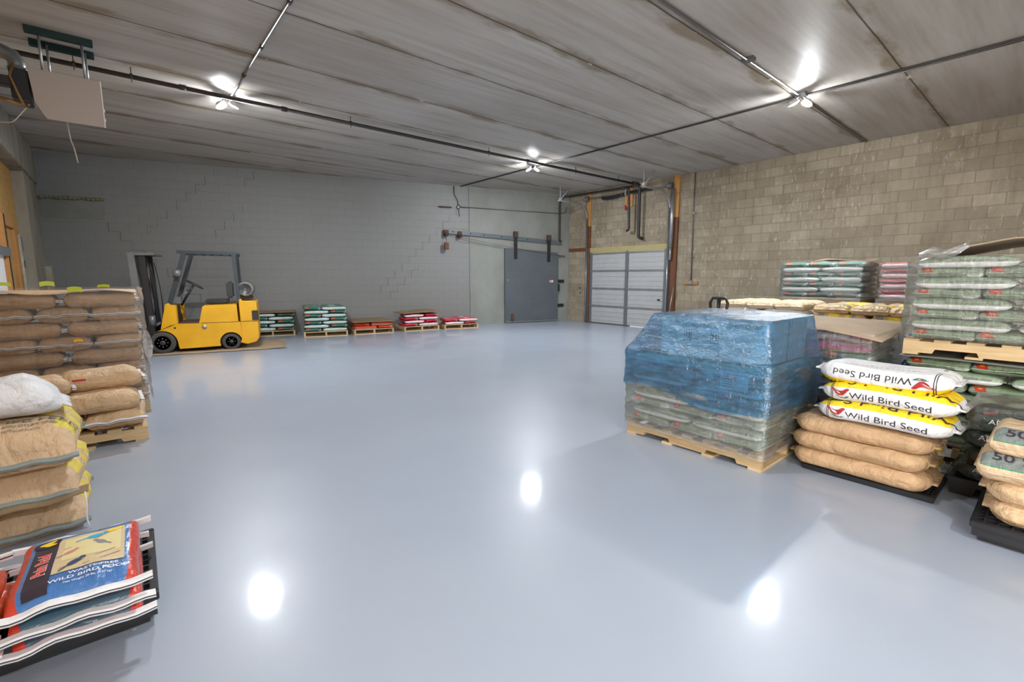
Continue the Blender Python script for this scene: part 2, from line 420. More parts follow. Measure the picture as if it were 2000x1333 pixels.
# ------------------------------------------------------------------ mesh helpers
class MB:
    def __init__(s): s.v = []; s.f = []; s.uv = []; s.sm = []
    def add(s, vs, fs, smooth=False):
        o = len(s.v); s.v += [tuple(v) for v in vs]
        for f in fs: s.f.append(tuple(i + o for i in f)); s.sm.append(smooth)
        return s
    def box(s, x0, x1, y0, y1, z0, z1, mat=None, bev=0):
        if x0 > x1: x0, x1 = x1, x0
        if y0 > y1: y0, y1 = y1, y0
        if z0 > z1: z0, z1 = z1, z0
        if bev <= 0:
            vs = [(x, y, z) for x in (x0, x1) for y in (y0, y1) for z in (z0, z1)]
            fs = [(0, 1, 3, 2), (4, 6, 7, 5), (0, 4, 5, 1), (2, 3, 7, 6), (0, 2, 6, 4), (1, 5, 7, 3)]
        else:
            bm = bmesh.new(); bmesh.ops.create_cube(bm, size=1)
            for v in bm.verts:
                v.co = Vector(((x0 + x1) / 2 + v.co.x * (x1 - x0), (y0 + y1) / 2 + v.co.y * (y1 - y0), (z0 + z1) / 2 + v.co.z * (z1 - z0)))
            bmesh.ops.bevel(bm, geom=bm.edges[:], offset=bev, segments=2, affect='EDGES')
            bm.verts.index_update()
            vs = [v.co.copy() for v in bm.verts]; fs = [tuple(v.index for v in f.verts) for f in bm.faces]
            bm.free()
        if mat is not None: vs = [mat @ Vector(v) for v in vs]
        return s.add(vs, fs)
    def prism(s, poly, y0, y1, mat=None):
        """poly in (x, z), extruded along y"""
        n = len(poly)
        vs = [(x, y0, z) for x, z in poly] + [(x, y1, z) for x, z in poly]
        if mat is not None: vs = [mat @ Vector(v) for v in vs]
        a = sum(poly[i][0] * poly[(i + 1) % n][1] - poly[(i + 1) % n][0] * poly[i][1] for i in range(n))
        fs = [tuple(range(n)), tuple(range(2 * n - 1, n - 1, -1))] + [(i, i + n, (i + 1) % n + n, (i + 1) % n) for i in range(n)]
        if a < 0: fs = [tuple(reversed(f)) for f in fs]
        return s.add(vs, fs)
    def tube(s, pts, r, n=10, smooth=True, caps=True, flat=1.0):
        pts = [Vector(p) for p in pts]; m = len(pts)
        rs = r if isinstance(r, (list, tuple)) else [r] * m
        prev = None; vs = []
        for i, p in enumerate(pts):
            d = (pts[min(i + 1, m - 1)] - pts[max(i - 1, 0)]).normalized()
            if prev is None:
                a = Vector((0, 0, 1)) if abs(d.z) < .9 else Vector((1, 0, 0))
                u = d.cross(a).normalized()
            else:
                u = (prev - d * prev.dot(d)).normalized()
            prev = u; w = d.cross(u)
            for k in range(n):
                a = 2 * PI * k / n
                vs.append(p + (u * math.cos(a) + w * math.sin(a) * flat) * rs[i])
        fs = [(i * n + k, i * n + (k + 1) % n, (i + 1) * n + (k + 1) % n, (i + 1) * n + k) for i in range(m - 1) for k in range(n)]
        if caps: fs += [tuple(range(n - 1, -1, -1)), tuple((m - 1) * n + k for k in range(n))]
        return s.add(vs, fs, smooth)
    def lathe(s, prof, c, axis='z', n=24, mat=None, smooth=True):
        """prof: (radius, height) list about an axis through c"""
        vs = []
        for r, h in prof:
            for k in range(n):
                a = 2 * PI * k / n; x, y = r * math.cos(a), r * math.sin(a)
                v = {'z': (x, y, h), 'y': (x, h, y), 'x': (h, x, y)}[axis]
                vs.append(Vector(v) + Vector(c))
        if mat is not None: vs = [mat @ v for v in vs]
        m = len(prof)
        fs = [(i * n + k, i * n + (k + 1) % n, (i + 1) * n + (k + 1) % n, (i + 1) * n + k) for i in range(m - 1) for k in range(n)]
        fs += [tuple(range(n - 1, -1, -1)), tuple((m - 1) * n + k for k in range(n))]
        return s.add(vs, fs, smooth)
    def mesh(s, name, mat, fix=False):
        me = D.meshes.new(name); me.from_pydata(s.v, [], s.f); me.update()
        if s.uv:
            l = me.uv_layers.new(name='UVMap')
            for lp in me.loops: l.data[lp.index].uv = s.uv[lp.vertex_index]
        me.polygons.foreach_set('use_smooth', s.sm)
        if fix:
            bm = bmesh.new(); bm.from_mesh(me); bmesh.ops.recalc_face_normals(bm, faces=bm.faces[:]); bm.to_mesh(me); bm.free()
        me.materials.append(M[mat] if isinstance(mat, str) else mat)
        return me
    def build(s, name, mat, parent=None, fix=True, loc=None, label=None, cat=None, group=None, kind=None, rotz=0):
        o = D.objects.new(name, s.mesh(name, mat, fix)); COL.objects.link(o)
        if parent is not None: o.parent = parent
        if loc is not None: o.location = loc
        if rotz: o.rotation_euler.z = rotz
        tag(o, label, cat, group, kind)
        return o

def tag(o, label=None, cat=None, group=None, kind=None):
    if label: o['label'] = label
    if cat: o['category'] = cat
    if group: o['group'] = group
    if kind: o['kind'] = kind
    return o
def empty(name, loc, label, cat, rotz=0, group=None):
    o = D.objects.new(name, None); COL.objects.link(o); o.location = loc; o.rotation_euler.z = rotz
    o.empty_display_size = .1
    return tag(o, label, cat, group)
def link_mesh(name, me, parent=None, label=None):
    o = D.objects.new(name, me); COL.objects.link(o)
    if parent is not None: o.parent = parent
    if label: o['label'] = label
    return o

def text2d(s, size=1.0, align='CENTER', bold=0.0, xs=1.0, spacing=1.0):
    """flat glyph mesh: list of (x, y), faces"""
    cu = D.curves.new('lettering', 'FONT'); cu.body = s; cu.size = size; cu.align_x = align; cu.align_y = 'CENTER'
    cu.offset = bold * size; cu.space_character = spacing; cu.resolution_u = 3; cu.fill_mode = 'FRONT'
    o = D.objects.new('lettering', cu); COL.objects.link(o)
    dg = bpy.context.evaluated_depsgraph_get(); dg.update()
    me = D.meshes.new_from_object(o.evaluated_get(dg))
    bm = bmesh.new(); bm.from_mesh(me)
    for _ in range(3):
        lim = max(size * .22, .006)
        es = [e for e in bm.edges if e.calc_length() > lim]
        if not es or len(bm.verts) > 6000: break
        bmesh.ops.subdivide_edges(bm, edges=es, cuts=1); bmesh.ops.triangulate(bm, faces=bm.faces[:])
    bm.to_mesh(me); bm.free()
    vs = [(v.co.x * xs, v.co.y) for v in me.vertices]; fs = [tuple(p.vertices) for p in me.polygons]
    D.objects.remove(o); D.curves.remove(cu); D.meshes.remove(me)
    return vs, fs
def text_mb(s, mat4, size, off=0, **kw):
    """lettering as a mesh in the x-z plane of mat4 (facing -y)"""
    vs, fs = text2d(s, size, **kw)
    mb = MB(); mb.add([mat4 @ Vector((x, off, y)) for x, y in vs], fs)
    return mb

# ------------------------------------------------------------------ sacks
class Bag:
    def __init__(s, L, W, T, seed=0, crown=.012, lump=.006, crease=.010, end=.9, droop=0.0, tmin=.004, pinch=0.0, flap=.02, eshift=0.0, arc=0.0):
        s.__dict__.update(arc=arc, eshift=eshift, L=L, W=W, T=T, seed=seed, crown=crown, lump=lump, crease=crease, end=end, droop=droop, tmin=tmin, pinch=pinch, flap=flap)
    def dims(s, e):
        rnd = s.T * s.end
        k = max(0, min(1, e / rnd))
        t = s.tmin + (s.T / 2 - s.tmin) * math.sqrt(max(0, 1 - (1 - k) ** 2))
        w = s.W / 2 * (.985 + .02 * k) - s.pinch * (1 - k) ** 2
        return w, t, k
    def surf(s, x, v, off=0.0):
        """x in metres from the sack's middle, v round it"""
        e = s.L / 2 - abs(x)
        w, t, k = s.dims(e)
        a = w - t; P = 4 * a + 2 * PI * t
        q = (v % 1.0) * P
        if q < PI * t / 2: ph = q / t; y, z = -a - t * math.cos(ph), t * math.sin(ph); n = Vector((0, -math.cos(ph), math.sin(ph)))
        elif q < PI * t / 2 + 2 * a: y, z = -a + (q - PI * t / 2), t; n = Vector((0, 0, 1))
        elif q < PI * t * 1.5 + 2 * a: ph = (q - PI * t / 2 - 2 * a) / t; y, z = a + t * math.sin(ph), t * math.cos(ph); n = Vector((0, math.sin(ph), math.cos(ph)))
        elif q < PI * t * 1.5 + 4 * a: y, z = a - (q - PI * t * 1.5 - 2 * a), -t; n = Vector((0, 0, -1))
        else: ph = (q - PI * t * 1.5 - 4 * a) / t; y, z = -a - t * math.sin(ph), -t * math.cos(ph); n = Vector((0, -math.sin(ph), -math.cos(ph)))
        p = Vector((x, y, z))
        kk = 1 if n.z > -.5 else .25
        if z > 0: p.z += s.crown * (1 - (y / w) ** 2) * k * (z / max(t, 1e-5))
        d = noise.noise(Vector((x * 5 + s.seed * 7.3, y * 7, z * 5 + s.seed))) * s.lump
        d += noise.noise(Vector((x * 14 + s.seed * 3.1, y * 16, z * 14))) * s.lump * .45
        d *= min(1, t / (s.T / 2) + .1) * kk
        cr = math.exp(-max(e, 0) / (s.T * .75))
        d += s.crease * cr * k * kk * (noise.noise(Vector((x * 3, y * 26 + s.seed * 5, z * 20))) - .1)
        # waves of the free end
        p.z += (1 - k) * .012 * noise.noise(Vector((s.seed * 3 + (9 if x > 0 else 0), y * 7, 1.7)))
        p += n * (d + off)
        if s.eshift: p.z += s.eshift * (1 - k) ** 1.5
        if s.arc: p.z += s.arc * (1 - (2 * x / s.L) ** 2)
        if s.droop: p.z -= s.droop * max(0, (abs(x) / (s.L / 2)) ** 3)
        p.z += s.T / 2
        return p
    def mesh(s, name, mat, nu=10, na=4, nf=5):
        w, t, k = s.dims(1); a = w - t; P = 4 * a + 2 * PI * t
        arc = PI * t / P; fl = 2 * a / P
        vv = []
        def seg(v0, v1, n):
            for i in range(n): vv.append(v0 + (v1 - v0) * i / n)
        v0 = -arc / 2 - fl / 2
        seg(v0, -arc / 2, max(2, nf // 2)); seg(-arc / 2, arc / 2, na); seg(arc / 2, arc / 2 + fl, nf)
        seg(arc / 2 + fl, 1.5 * arc + fl, na); seg(1.5 * arc + fl, 1.5 * arc + 1.5 * fl, max(2, nf // 2)); vv.append(1.5 * arc + 1.5 * fl)
        rnd = s.T * s.end; xs = []
        h = s.L / 2
        xs = [-h - s.flap, -h] + [-h + rnd * q for q in (.06, .2, .42, .7, 1)]
        inner = h - rnd
        xs += [-inner + 2 * inner * i / nu for i in range(1, nu)] 
        xs += [h - rnd * q for q in (1, .7, .42, .2, .06)] + [h, h + s.flap]
        mb = MB(); nv = len(vv)
        vs = []
        for x in xs:
            for v in vv:
                vs.append(s.surf(x, v)); mb.uv.append((min(1, max(0, (x + h) / s.L)), v))
        fs = [(i * nv + j, (i + 1) * nv + j, (i + 1) * nv + j + 1, i * nv + j + 1) for i in range(len(xs) - 1) for j in range(nv - 1)]
        mb.add(vs, fs, True)
        for i, b in ((0, 0), (0, (len(xs) - 1) * nv)):
            half = nv // 2
            for j in range(half):
                q = (b + j, b + j + 1, b + nv - 2 - j, b + nv - 1 - j)
                if len(set(q)) == 4: mb.add([], []); mb.f.append(q); mb.sm.append(False)
        return mb.mesh(name, mat)
    def tape(s, name, mat, side=1, h=.022, over=.012):
        """sewn tape folded over the closed end"""
        mb = MB(); x = side * (s.L / 2 + s.flap)
        n = 14; vs = []
        w = s.W / 2 * .985 - s.pinch
        for i in range(n + 1):
            y = -w - over + 2 * (w + over) * i / n
            yy = max(-w, min(w, y))
            zc = s.T / 2 + .012 * noise.noise(Vector((s.seed * 3 + (9 if side > 0 else 0), yy * 7, 1.7))) - s.droop + s.eshift
            zc += .004 * math.sin(i * 1.3 + s.seed)
            for (dx, dz, v) in ((-.02, h / 2 + .002, 0), (.006, h / 2, 0.05), (.010, 0, .5), (.006, -h / 2, .95), (-.02, -h / 2 - .002, 1)):
                vs.append((x + side * dx, y, zc + dz)); mb.uv.append((i / n, v))
        fs = [(i * 5 + j, (i + 1) * 5 + j, (i + 1) * 5 + j + 1, i * 5 + j + 1) for i in range(n) for j in range(4)]
        fs += [(i * 5 + 4, (i + 1) * 5 + 4, (i + 1) * 5, i * 5) for i in range(n)]
        fs += [(4, 3, 2, 1, 0), tuple(n * 5 + j for j in range(5))]
        mb.add(vs, fs)
        return mb.mesh(name, mat, True)
    def print_mesh(s, name, mat, items, off=.0025):
        """items: (vs2d, faces, x0, v0, flip) with 2d metres laid on the skin; flip: read upside down"""
        w, t, k = s.dims(1); P = 4 * (w - t) + 2 * PI * t
        mb = MB()
        for it in items:
            vs, fs, x0, v0, fl = it[:5]; rot = it[5] if len(it) > 5 else 0
            out = []
            for (a, b) in vs:
                if rot: a, b = a * math.cos(rot) - b * math.sin(rot), a * math.sin(rot) + b * math.cos(rot)
                sx = -1 if fl else 1
                out.append(s.surf(x0 + sx * a, v0 + sx * b / P, off))
            mb.add(out, fs)
        return mb.mesh(name, mat, False)

def quad2d(x0, x1, y0, y1, n=6, m=3):
    vs = [(x0 + (x1 - x0) * i / n, y0 + (y1 - y0) * j / m) for i in range(n + 1) for j in range(m + 1)]
    fs = [(i * (m + 1) + j, (i + 1) * (m + 1) + j, (i + 1) * (m + 1) + j + 1, i * (m + 1) + j + 1) for i in range(n) for j in range(m)]
    return vs, fs
def poly2d(pts):
    return list(pts), [tuple(range(len(pts)))]
def ell2d(cx, cy, rx, ry, n=14, a0=0):
    return [(cx + rx * math.cos(t) * math.cos(a0) - ry * math.sin(t) * math.sin(a0), cy + rx * math.cos(t) * math.sin(a0) + ry * math.sin(t) * math.cos(a0)) for t in [2 * PI * i / n for i in range(n)]], [tuple(range(n))]

class Kind:
    """a sort of sack: a few mesh variants plus the parts each carries"""
    def __init__(s, name, mat, L, W, T, nvar=3, parts=None, res=(10, 4, 5), **kw):
        s.name, s.L, s.W, s.T = name, L, W, T
        s.vars = []
        for i in range(nvar):
            b = Bag(L - 2 * kw.get('flap', .02), W, T, seed=hash_(name) + i * 3.7, **kw)
            s.vars.append((b, b.mesh(name, mat, *res), parts(b) if parts else []))
def hash_(n): return (sum(ord(c) * (i + 3) for i, c in enumerate(n)) % 97) * .37

def put(kind, loc, rotz, label, group=None, var=0, rot=None, cat='bag'):
    b, me, parts = kind.vars[var % len(kind.vars)]
    o = D.objects.new(kind.name, me); COL.objects.link(o)
    o.location = loc
    o.rotation_euler = rot if rot is not None else (0, 0, rotz)
    tag(o, label, cat, group)
    for pn, pm in parts:
        c = D.objects.new(pn, pm); COL.objects.link(c); c.parent = o
    return o

ORD = ['bottom', 'second', 'third', 'fourth', 'fifth', 'sixth', 'seventh', 'eighth', 'ninth', 'tenth', 'eleventh', 'twelfth']
def stack(kinds, origin, rotz, nl, z0, t, desc, where, group, pattern='wide', keep=None, first=0, seed=1, jit=.01, Wf=1.22, Dp=1.02, Lb=.61):
    """sacks laid five to a layer; local x runs along the front, local y goes back. keep(layer, slot) picks those in view"""
    rnd = random.Random(seed)
    Mx = Matrix.Translation(origin) @ Matrix.Rotation(rotz, 4, 'Z')
    n = 0
    for l in range(nl):
        k = kinds[l % len(kinds)] if isinstance(kinds, (list, tuple)) else kinds
        odd = (l + first) % 2
        slots = []
        if pattern == 'wide':
            if not odd:   # three ends to the front, two sides behind
                slots = [((i + .5) * Wf / 3, Lb / 2, PI / 2, ('front left', 'front middle', 'front right')[i], 'F') for i in range(3)]
                slots += [((i + .5) * Wf / 2, Lb + (Dp - Lb) / 2, PI, ('rear left', 'rear right')[i], 'B') for i in range(2)]
            else:
                slots = [((i + .5) * Wf / 2, (Dp - Lb) / 2, 0, ('front left', 'front right')[i], 'F') for i in range(2)]
                slots += [((i + .5) * Wf / 3, (Dp - Lb) + Lb / 2, -PI / 2, ('rear left', 'rear middle', 'rear right')[i], 'B') for i in range(3)]
        else:             # deep: one side and one end to the front
            q = (lambda x: x) if not odd else (lambda x: Wf - x)
            sd = ('left', 'right') if not odd else ('right', 'left')
            slots = [(q(Lb / 2), (i + .5) * Dp / 3, 0, ('front ', 'middle ', 'rear ')[i] + sd[0], 'FBB'[i]) for i in range(3)]
            slots += [(q(Lb + (Wf - Lb) / 2), (i + .5) * Dp / 2, PI / 2, ('front ', 'rear ')[i] + sd[1], 'FB'[i]) for i in range(2)]
        for j, (x, y, r, pos, fb) in enumerate(slots):
            if keep and not keep(l, fb, pos): continue
            p = Mx @ Vector((x + rnd.uniform(-jit, jit), y + rnd.uniform(-jit, jit), z0 + l * t))
            lay = 'top' if l == nl - 1 else ORD[l]
            put(k, p, rotz + r + rnd.uniform(-.02, .02), '%s, %s, %s layer, %s' % (desc if isinstance(desc, str) else desc[l], pos, lay, where), group, var=rnd.randrange(9))
            n += 1
    return n

# ------------------------------------------------------------------ pallets
def pallet(loc, rotz, label, W=1.22, Dp=1.02, notch_front=True, mat='pallet', group=None, H=.13, writing=False):
    """notch_front: the long notched stringers run along local x; else along y"""
    root = empty('wooden_pallet', loc, label, 'pallet', rotz, group)
    if notch_front: Ls, Wd, m = W, Dp, Matrix.Identity(4)
    else: Ls, Wd, m = Dp, W, Matrix.Translation((W, 0, 0)) @ Matrix.Rotation(PI / 2, 4, 'Z')
    sh = H - .036
    for i in range(3):
        y = .0 + i * (Wd - .04) / 2
        z0, z1 = .018, .018 + sh
        pr = [(0, z0), (Ls * .12, z0)]
        for c in (.26, .74):
            a, b = Ls * (c - .11), Ls * (c + .11)
            pr += [(a, z0), (a + .015, z0 + .035), (b - .015, z0 + .035), (b, z0)]
        pr += [(Ls * .88, z0), (Ls, z0), (Ls, z1), (0, z1)]
        pr2 = []
        for q in pr:
            if not pr2 or abs(q[0] - pr2[-1][0]) + abs(q[1] - pr2[-1][1]) > 1e-6: pr2.append(q)
        MB().prism(pr2, y, y + .04, m).build('stringer', mat, root)
    nb = 7
    bw = .10
    for i in range(nb):
        x = i * (Ls - bw) / (nb - 1)
        MB().box(x, x + bw, 0, Wd, H - .018, H, m).build('deck_board', mat, root)
    for i in range(4):
        x = i * (Ls - bw) / 3
        MB().box(x, x + bw, 0, Wd, 0, .018, m).build('bottom_board', mat, root)
    return root

def plastic_pallet(loc, rotz, label, W, Dp, H=.14, group=None, tray=False):
    root = empty('plastic_pallet', loc, label, 'pallet', rotz, group)
    deck = MB()
    # rim and lattice top
    zt = H
    for a in ((0, W, 0, .03), (0, W, Dp - .03, Dp), (0, .03, .03, Dp - .03), (W - .03, W, .03, Dp - .03)):
        deck.box(a[0], a[1], a[2], a[3], zt - .035, zt, bev=.004)
    nx, ny = int(W / .055), int(Dp / .055)
    for i in range(1, nx):
        x = i * W / nx; deck.box(x - .005, x + .005, .03, Dp - .03, zt - .028, zt - .003)
    for j in range(1, ny):
        y = j * Dp / ny; deck.box(.03, W - .03, y - .005, y + .005, zt - .027, zt - .004)
    for i in range(nx):            # cross ties
        for j in range(0, ny, 1):
            pass
    deck.build('deck', 'black_plastic', root)
    sk = MB()
    if tray:
        for (a, b, c, d) in ((.012, W - .012, .012, .03), (.012, W - .012, Dp - .03, Dp - .012), (.012, .03, .03, Dp - .03), (W - .03, W - .012, .03, Dp - .03)):
            sk.box(a, b, c, d, H * .30, zt - .034)
        sk.box(.04, W - .04, .05, Dp - .05, 0, H * .31)
        for x in (W * .3, W * .62): sk.box(x, x + .12, .002, .012, H * .5, H * .62, bev=.003)
        sk.build('skirt', 'black_plastic', root)
        return root
    for (y0, y1) in ((.012, .03), (Dp - .03, Dp - .012)):
        pr = [(.015, 0), (W * .14, 0), (W * .16, H * .55), (W * .42, H * .55), (W * .44, 0), (W * .56, 0), (W * .58, H * .55), (W * .84, H * .55), (W * .86, 0), (W - .015, 0), (W - .005, zt - .034), (.005, zt - .034)]
        sk.prism(pr, y0, y1)
    for (x0, x1) in ((.012, .03), (W - .03, W - .012)):
        sk.box(x0, x1, .03, Dp * .25, 0, zt - .034); sk.box(x0, x1, Dp * .75, Dp - .03, 0, zt - .034); sk.box(x0, x1, Dp * .42, Dp * .58, 0, zt - .034)
        sk.box(x0, x1, .03, Dp - .03, zt - .07, zt - .034)
    sk.build('skirt', 'black_plastic', root)
    return root

def sheet(loc, rotz, W, Dp, z, label, mat='cardboard_brown', th=.006, sag=.0, seed=1, name='cardboard_sheet', lift=None, group=None, cat='cardboard'):
    """a limp sheet lying over a load"""
    n, m = 20, 16
    vs = []; h = lambda x, y: z + .010 * noise.noise(Vector((x * 2 + seed, y * 2, seed))) - sag * max(0, (abs(x / W - .5) * 2) ** 4, (abs(y / Dp - .5) * 2) ** 4) + (lift(x / W, y / Dp) if lift else 0)
    for k in (0, 1):
        for i in range(n + 1):
            for j in range(m + 1):
                x, y = W * i / n, Dp * j / m
                vs.append((x, y, h(x, y) + (th if k else 0)))
    N = (n + 1) * (m + 1); q = m + 1
    fs = []
    for i in range(n):
        for j in range(m):
            a = i * q + j; fs.append((a, a + 1, a + q + 1, a + q)); b = a + N; fs.append((b, b + q, b + q + 1, b + 1))
    for i in range(n):
        fs.append((i * q, (i + 1) * q, (i + 1) * q + N, i * q + N)); fs.append((i * q + m, i * q + m + N, (i + 1) * q + m + N, (i + 1) * q + m))
    for j in range(m):
        fs.append((j, j + N, j + 1 + N, j + 1)); fs.append((n * q + j, n * q + j + 1, n * q + j + 1 + N, n * q + j + N))
    mb = MB(); mb.add(vs, fs, True)
    return mb.build(name, mat, None, True, loc, label, cat, group, rotz=rotz)

def wrap(loc, rotz, W, Dp, z0, z1, t, label, mat='film', gap=.03, seed=1, top=True, bulge=.014, group=None, tent=None, lower=None, name='stretch_wrap', zt0=0):
    """film drawn round a load: rounded box whose skin follows the sack layers"""
    per = []
    r = .05
    x0, x1, y0, y1 = -gap, W + gap, -gap, Dp + gap
    def side(ax, ay, bx, by, n):
        for i in range(n): per.append((ax + (bx - ax) * i / n, ay + (by - ay) * i / n))
    side(x0 + r, y0, x1 - r, y0, 26)
    for c, (cx, cy, a0) in enumerate(((x1 - r, y0 + r, -PI / 2), (x1 - r, y1 - r, 0), (x0 + r, y1 - r, PI / 2), (x0 + r, y0 + r, PI))):
        for i in range(5):
            a = a0 + PI / 2 * i / 5; per.append((cx + r * math.cos(a), cy + r * math.sin(a)))
        nx = [((x1, y0 + r), (x1, y1 - r)), ((x1 - r, y1), (x0 + r, y1)), ((x0, y1 - r), (x0, y0 + r)), None][c]
        if nx: side(*nx[0], *nx[1], 22)
    n = len(per); nz = max(6, int((z1 - z0) / t * 4)); vs = []
    cx, cy = W / 2, Dp / 2
    for k in range(nz + 1):
        f = k / nz
        for i, (x, y) in enumerate(per):
            zl = z0 + (lower(x / W, y / Dp) if lower else 0)
            z = zl + (z1 - zl) * f
            xx, yy = x, y
            if tent: xx, yy, z = tent(x, y, z, f)
            d = Vector((xx - cx, yy - cy)).normalized()
            ph = ((z - zt0) / t) % 1
            b = bulge * (math.sin(PI * ph) - .6) + .012 * noise.noise(Vector((xx * 3 + seed, yy * 3, z * 5))) + .006 * noise.noise(Vector((xx * 11 + seed, yy * 11, z * 9)))
            b = max(b, -gap * .55)
            vs.append((xx + d.x * b, yy + d.y * b, z))
    fs = [(k * n + i, k * n + (i + 1) % n, (k + 1) * n + (i + 1) % n, (k + 1) * n + i) for k in range(nz) for i in range(n)]
    if top:
        base = len(vs); rings = 4
        last = [vs[nz * n + i] for i in range(n)]
        mx = sum(v[0] for v in last) / n; my = sum(v[1] for v in last) / n
        for q in range(1, rings + 1):
            s_ = 1 - q / (rings + .0) * .98
            for (x, y, z) in last:
                xx, yy = mx + (x - mx) * s_, my + (y - my) * s_
                vs.append((xx, yy, z + .018 * min(1, q) + .008 * noise.noise(Vector((xx * 6, yy * 6, seed)))))
        for q in range(rings):
            a = nz * n + q * n; b = a + n
            fs += [(a + i, a + (i + 1) % n, b + (i + 1) % n, b + i) for i in range(n)]
    mb = MB(); mb.add(vs, fs, True)
    return mb.build(name, mat, None, False, loc, label, 'plastic wrap', group, rotz=rotz)

# ================================================================== THE ROOM
ST = dict(kind='structure')
MB().box(WL - .6, WR + 2.5, YB, 15.3, -.12, 0).build('floor', 'floor', **ST)
MB().box(WL - .6, WR + .2, YB, 15.3, CEIL, CEIL + .2).build('ceiling', 'ceiling', **ST)
# right block wall with the dock opening
OY0, OY1, OZ = 7.24, 10.04, 2.22
w = MB()
w.box(WR, WR + .2, YB, OY0, 0, CEIL); w.box(WR, WR + .2, OY1, 11.35, 0, CEIL); w.box(WR, WR + .2, OY0, OY1, OZ, CEIL)
w.build('wall_right', 'wall_tan', **ST)
# grey wall
ga = math.atan2(GD.y, GD.x)
Lg = (GB - GA).length
def gw(s, z, out=0.0):
    p = GA + GD * s + GN * out; return Vector((p.x, p.y, z))
wg = MB().box(-.3, Lg + .35, -.2, 0, 0, CEIL).build('wall_back', 'wall_grey', loc=GA, rotz=ga, **ST)
# with local x along the wall and local +y into the room?  check the side
side = 1 if (Matrix.Rotation(ga, 4, 'Z') @ Vector((0, 1, 0))).dot(GN) > 0 else -1
if side < 0:
    wg.data = MB().box(-.3, Lg + .35, 0, .2, 0, CEIL).mesh('wall_back', 'wall_grey', True)
def gbox(s0, s1, z0, z1, o0, o1, bev=0):
    """box on the grey wall: along, up, out from the wall face"""
    m = Matrix.Translation(GA) @ Matrix.Rotation(ga, 4, 'Z')
    return MB().box(s0, s1, side * o0, side * o1, z0, z1, m, bev)
gbox(0, 3.55, 0, CEIL, 0, .03).build('trim_1', 'wall_pale', label='pale greenish painted concrete facing around the sliding door', **ST)
MB().box(WL - .25, WL - .05 - .2, YB, 15.2, 0, CEIL).build('wall_left', 'concrete', **ST)
MB().box(WL - .3, WR + .2, YB - .2, YB, 0, CEIL).build('wall_front', 'wall_tan', **ST)
MB().box(WL - .25, WL, YB, 13.75, 3.5, CEIL, bev=.01).build('trim_2', 'concrete', **ST)
c2 = MB().box(WL - .25, WL - .03, 13.0, 14.85, 0, 3.5)
c2.box(WL - .25, WL, 13.75, 14.9, 3.5, CEIL); c2.box(WL - .03, WL + .08, 14.35, 14.9, 0, 1.72)
c2.build('trim_3', 'concrete', **ST)
MB().box(WL - .25, WL - .2, YB, 13.0, 0, 3.5).build('trim_4', 'plywood', **ST)
# added unseen frame round the fill light; the left wall has no opening
fr = MB(); fr.box(WL - .2, WL + .05, -4.5, -4.4, 0, 3.3); fr.box(WL - .2, WL + .05, -.8, -.7, 0, 3.3); fr.box(WL - .2, WL + .05, -4.4, -.8, 3.2, 3.3)
fr.build('trim_5', 'galv', **ST)
# outside apron beyond the dock door
MB().box(WR + .2, WR + 2.5, 6, 11, -.02, .004).build('exterior_ground', plain('outside_concrete', (.5, .5, .48, 1), .9), **ST)

# cracks that step along the block joints of the grey wall
def crack(s0, z0, steps, ds, dz, name='wall_crack', broken=None):
    mb = MB(); s, z = s0, z0; rnd = random.Random(int(s0 * 100))
    m = Matrix.Translation(GA) @ Matrix.Rotation(ga, 4, 'Z')
    for i in range(steps):
        w = rnd.uniform(.003, .008)
        mb.box(s - w / 2, s + w / 2, side * .0, side * .003, min(z, z + dz), max(z, z + dz), m); z += dz
        if i < steps - 1:
            if rnd.random() > .4:
                mb.box(min(s, s + ds), max(s, s + ds), side * .0, side * .003, z - .002, z + .002, m)
            s += ds
    o = mb.build(name, plain_dark, wg, kind='structure'); o.matrix_parent_inverse = wg.matrix_basis.inverted(); return o
plain_dark = plain('dark_crack_hole', (.045, .045, .045, 1), .9)  # one flat dark colour for the cracks and small holes
crack(10.15, 4.15, 8, .21, -.21)
crack(12.35, 2.75, 9, -.21, -.21)
crack(9.6, 3.3, 4, .21, -.21)
crack(3.95, 3.55, 12, .21, -.21)
crack(5.15, 1.9, 5, .21, -.21)
crack(9.3, 4.15, 2, .21, -.21)
# old bricked-up patch with a yellow foam line
gbox(12.4, 13.5, 2.8, 3.2, 0, .012).build('wall_patch', plain('patch_paint', (.22, .23, .21, 1), .6, var=.1, bscale=10), kind='structure', label='pale repaired patch of the grey wall', cat='wall patch')
fm = MB()
for i in range(14):
    a = 12.36 + i * .08
    q = gw(a, 3.24 + .012 * math.sin(i * 1.7), .045)
    fm.tube([q, gw(a + .085, 3.24 + .012 * math.sin((i + 1) * 1.7), .045)], .03 + .006 * math.sin(i), 6)
fm.build('foam_seam', plain('yellow_foam', (.22, .21, .10, 1), .8, bump=.4), label='yellowish foam line above the patch at the far left of the grey wall', cat='foam sealant')
# stains on the tan wall: little round holes
for (y, z) in ((10.48, .96), (10.5, 1.12)):
    MB().lathe([(.03, 0), (.03, .004)], (WR - .004, y, z), 'x', 10).build('wall_hole', plain_dark, label='small dark hole in the tan wall between corner and dock door', cat='hole', group='holes in the block wall by the corner', kind='structure')

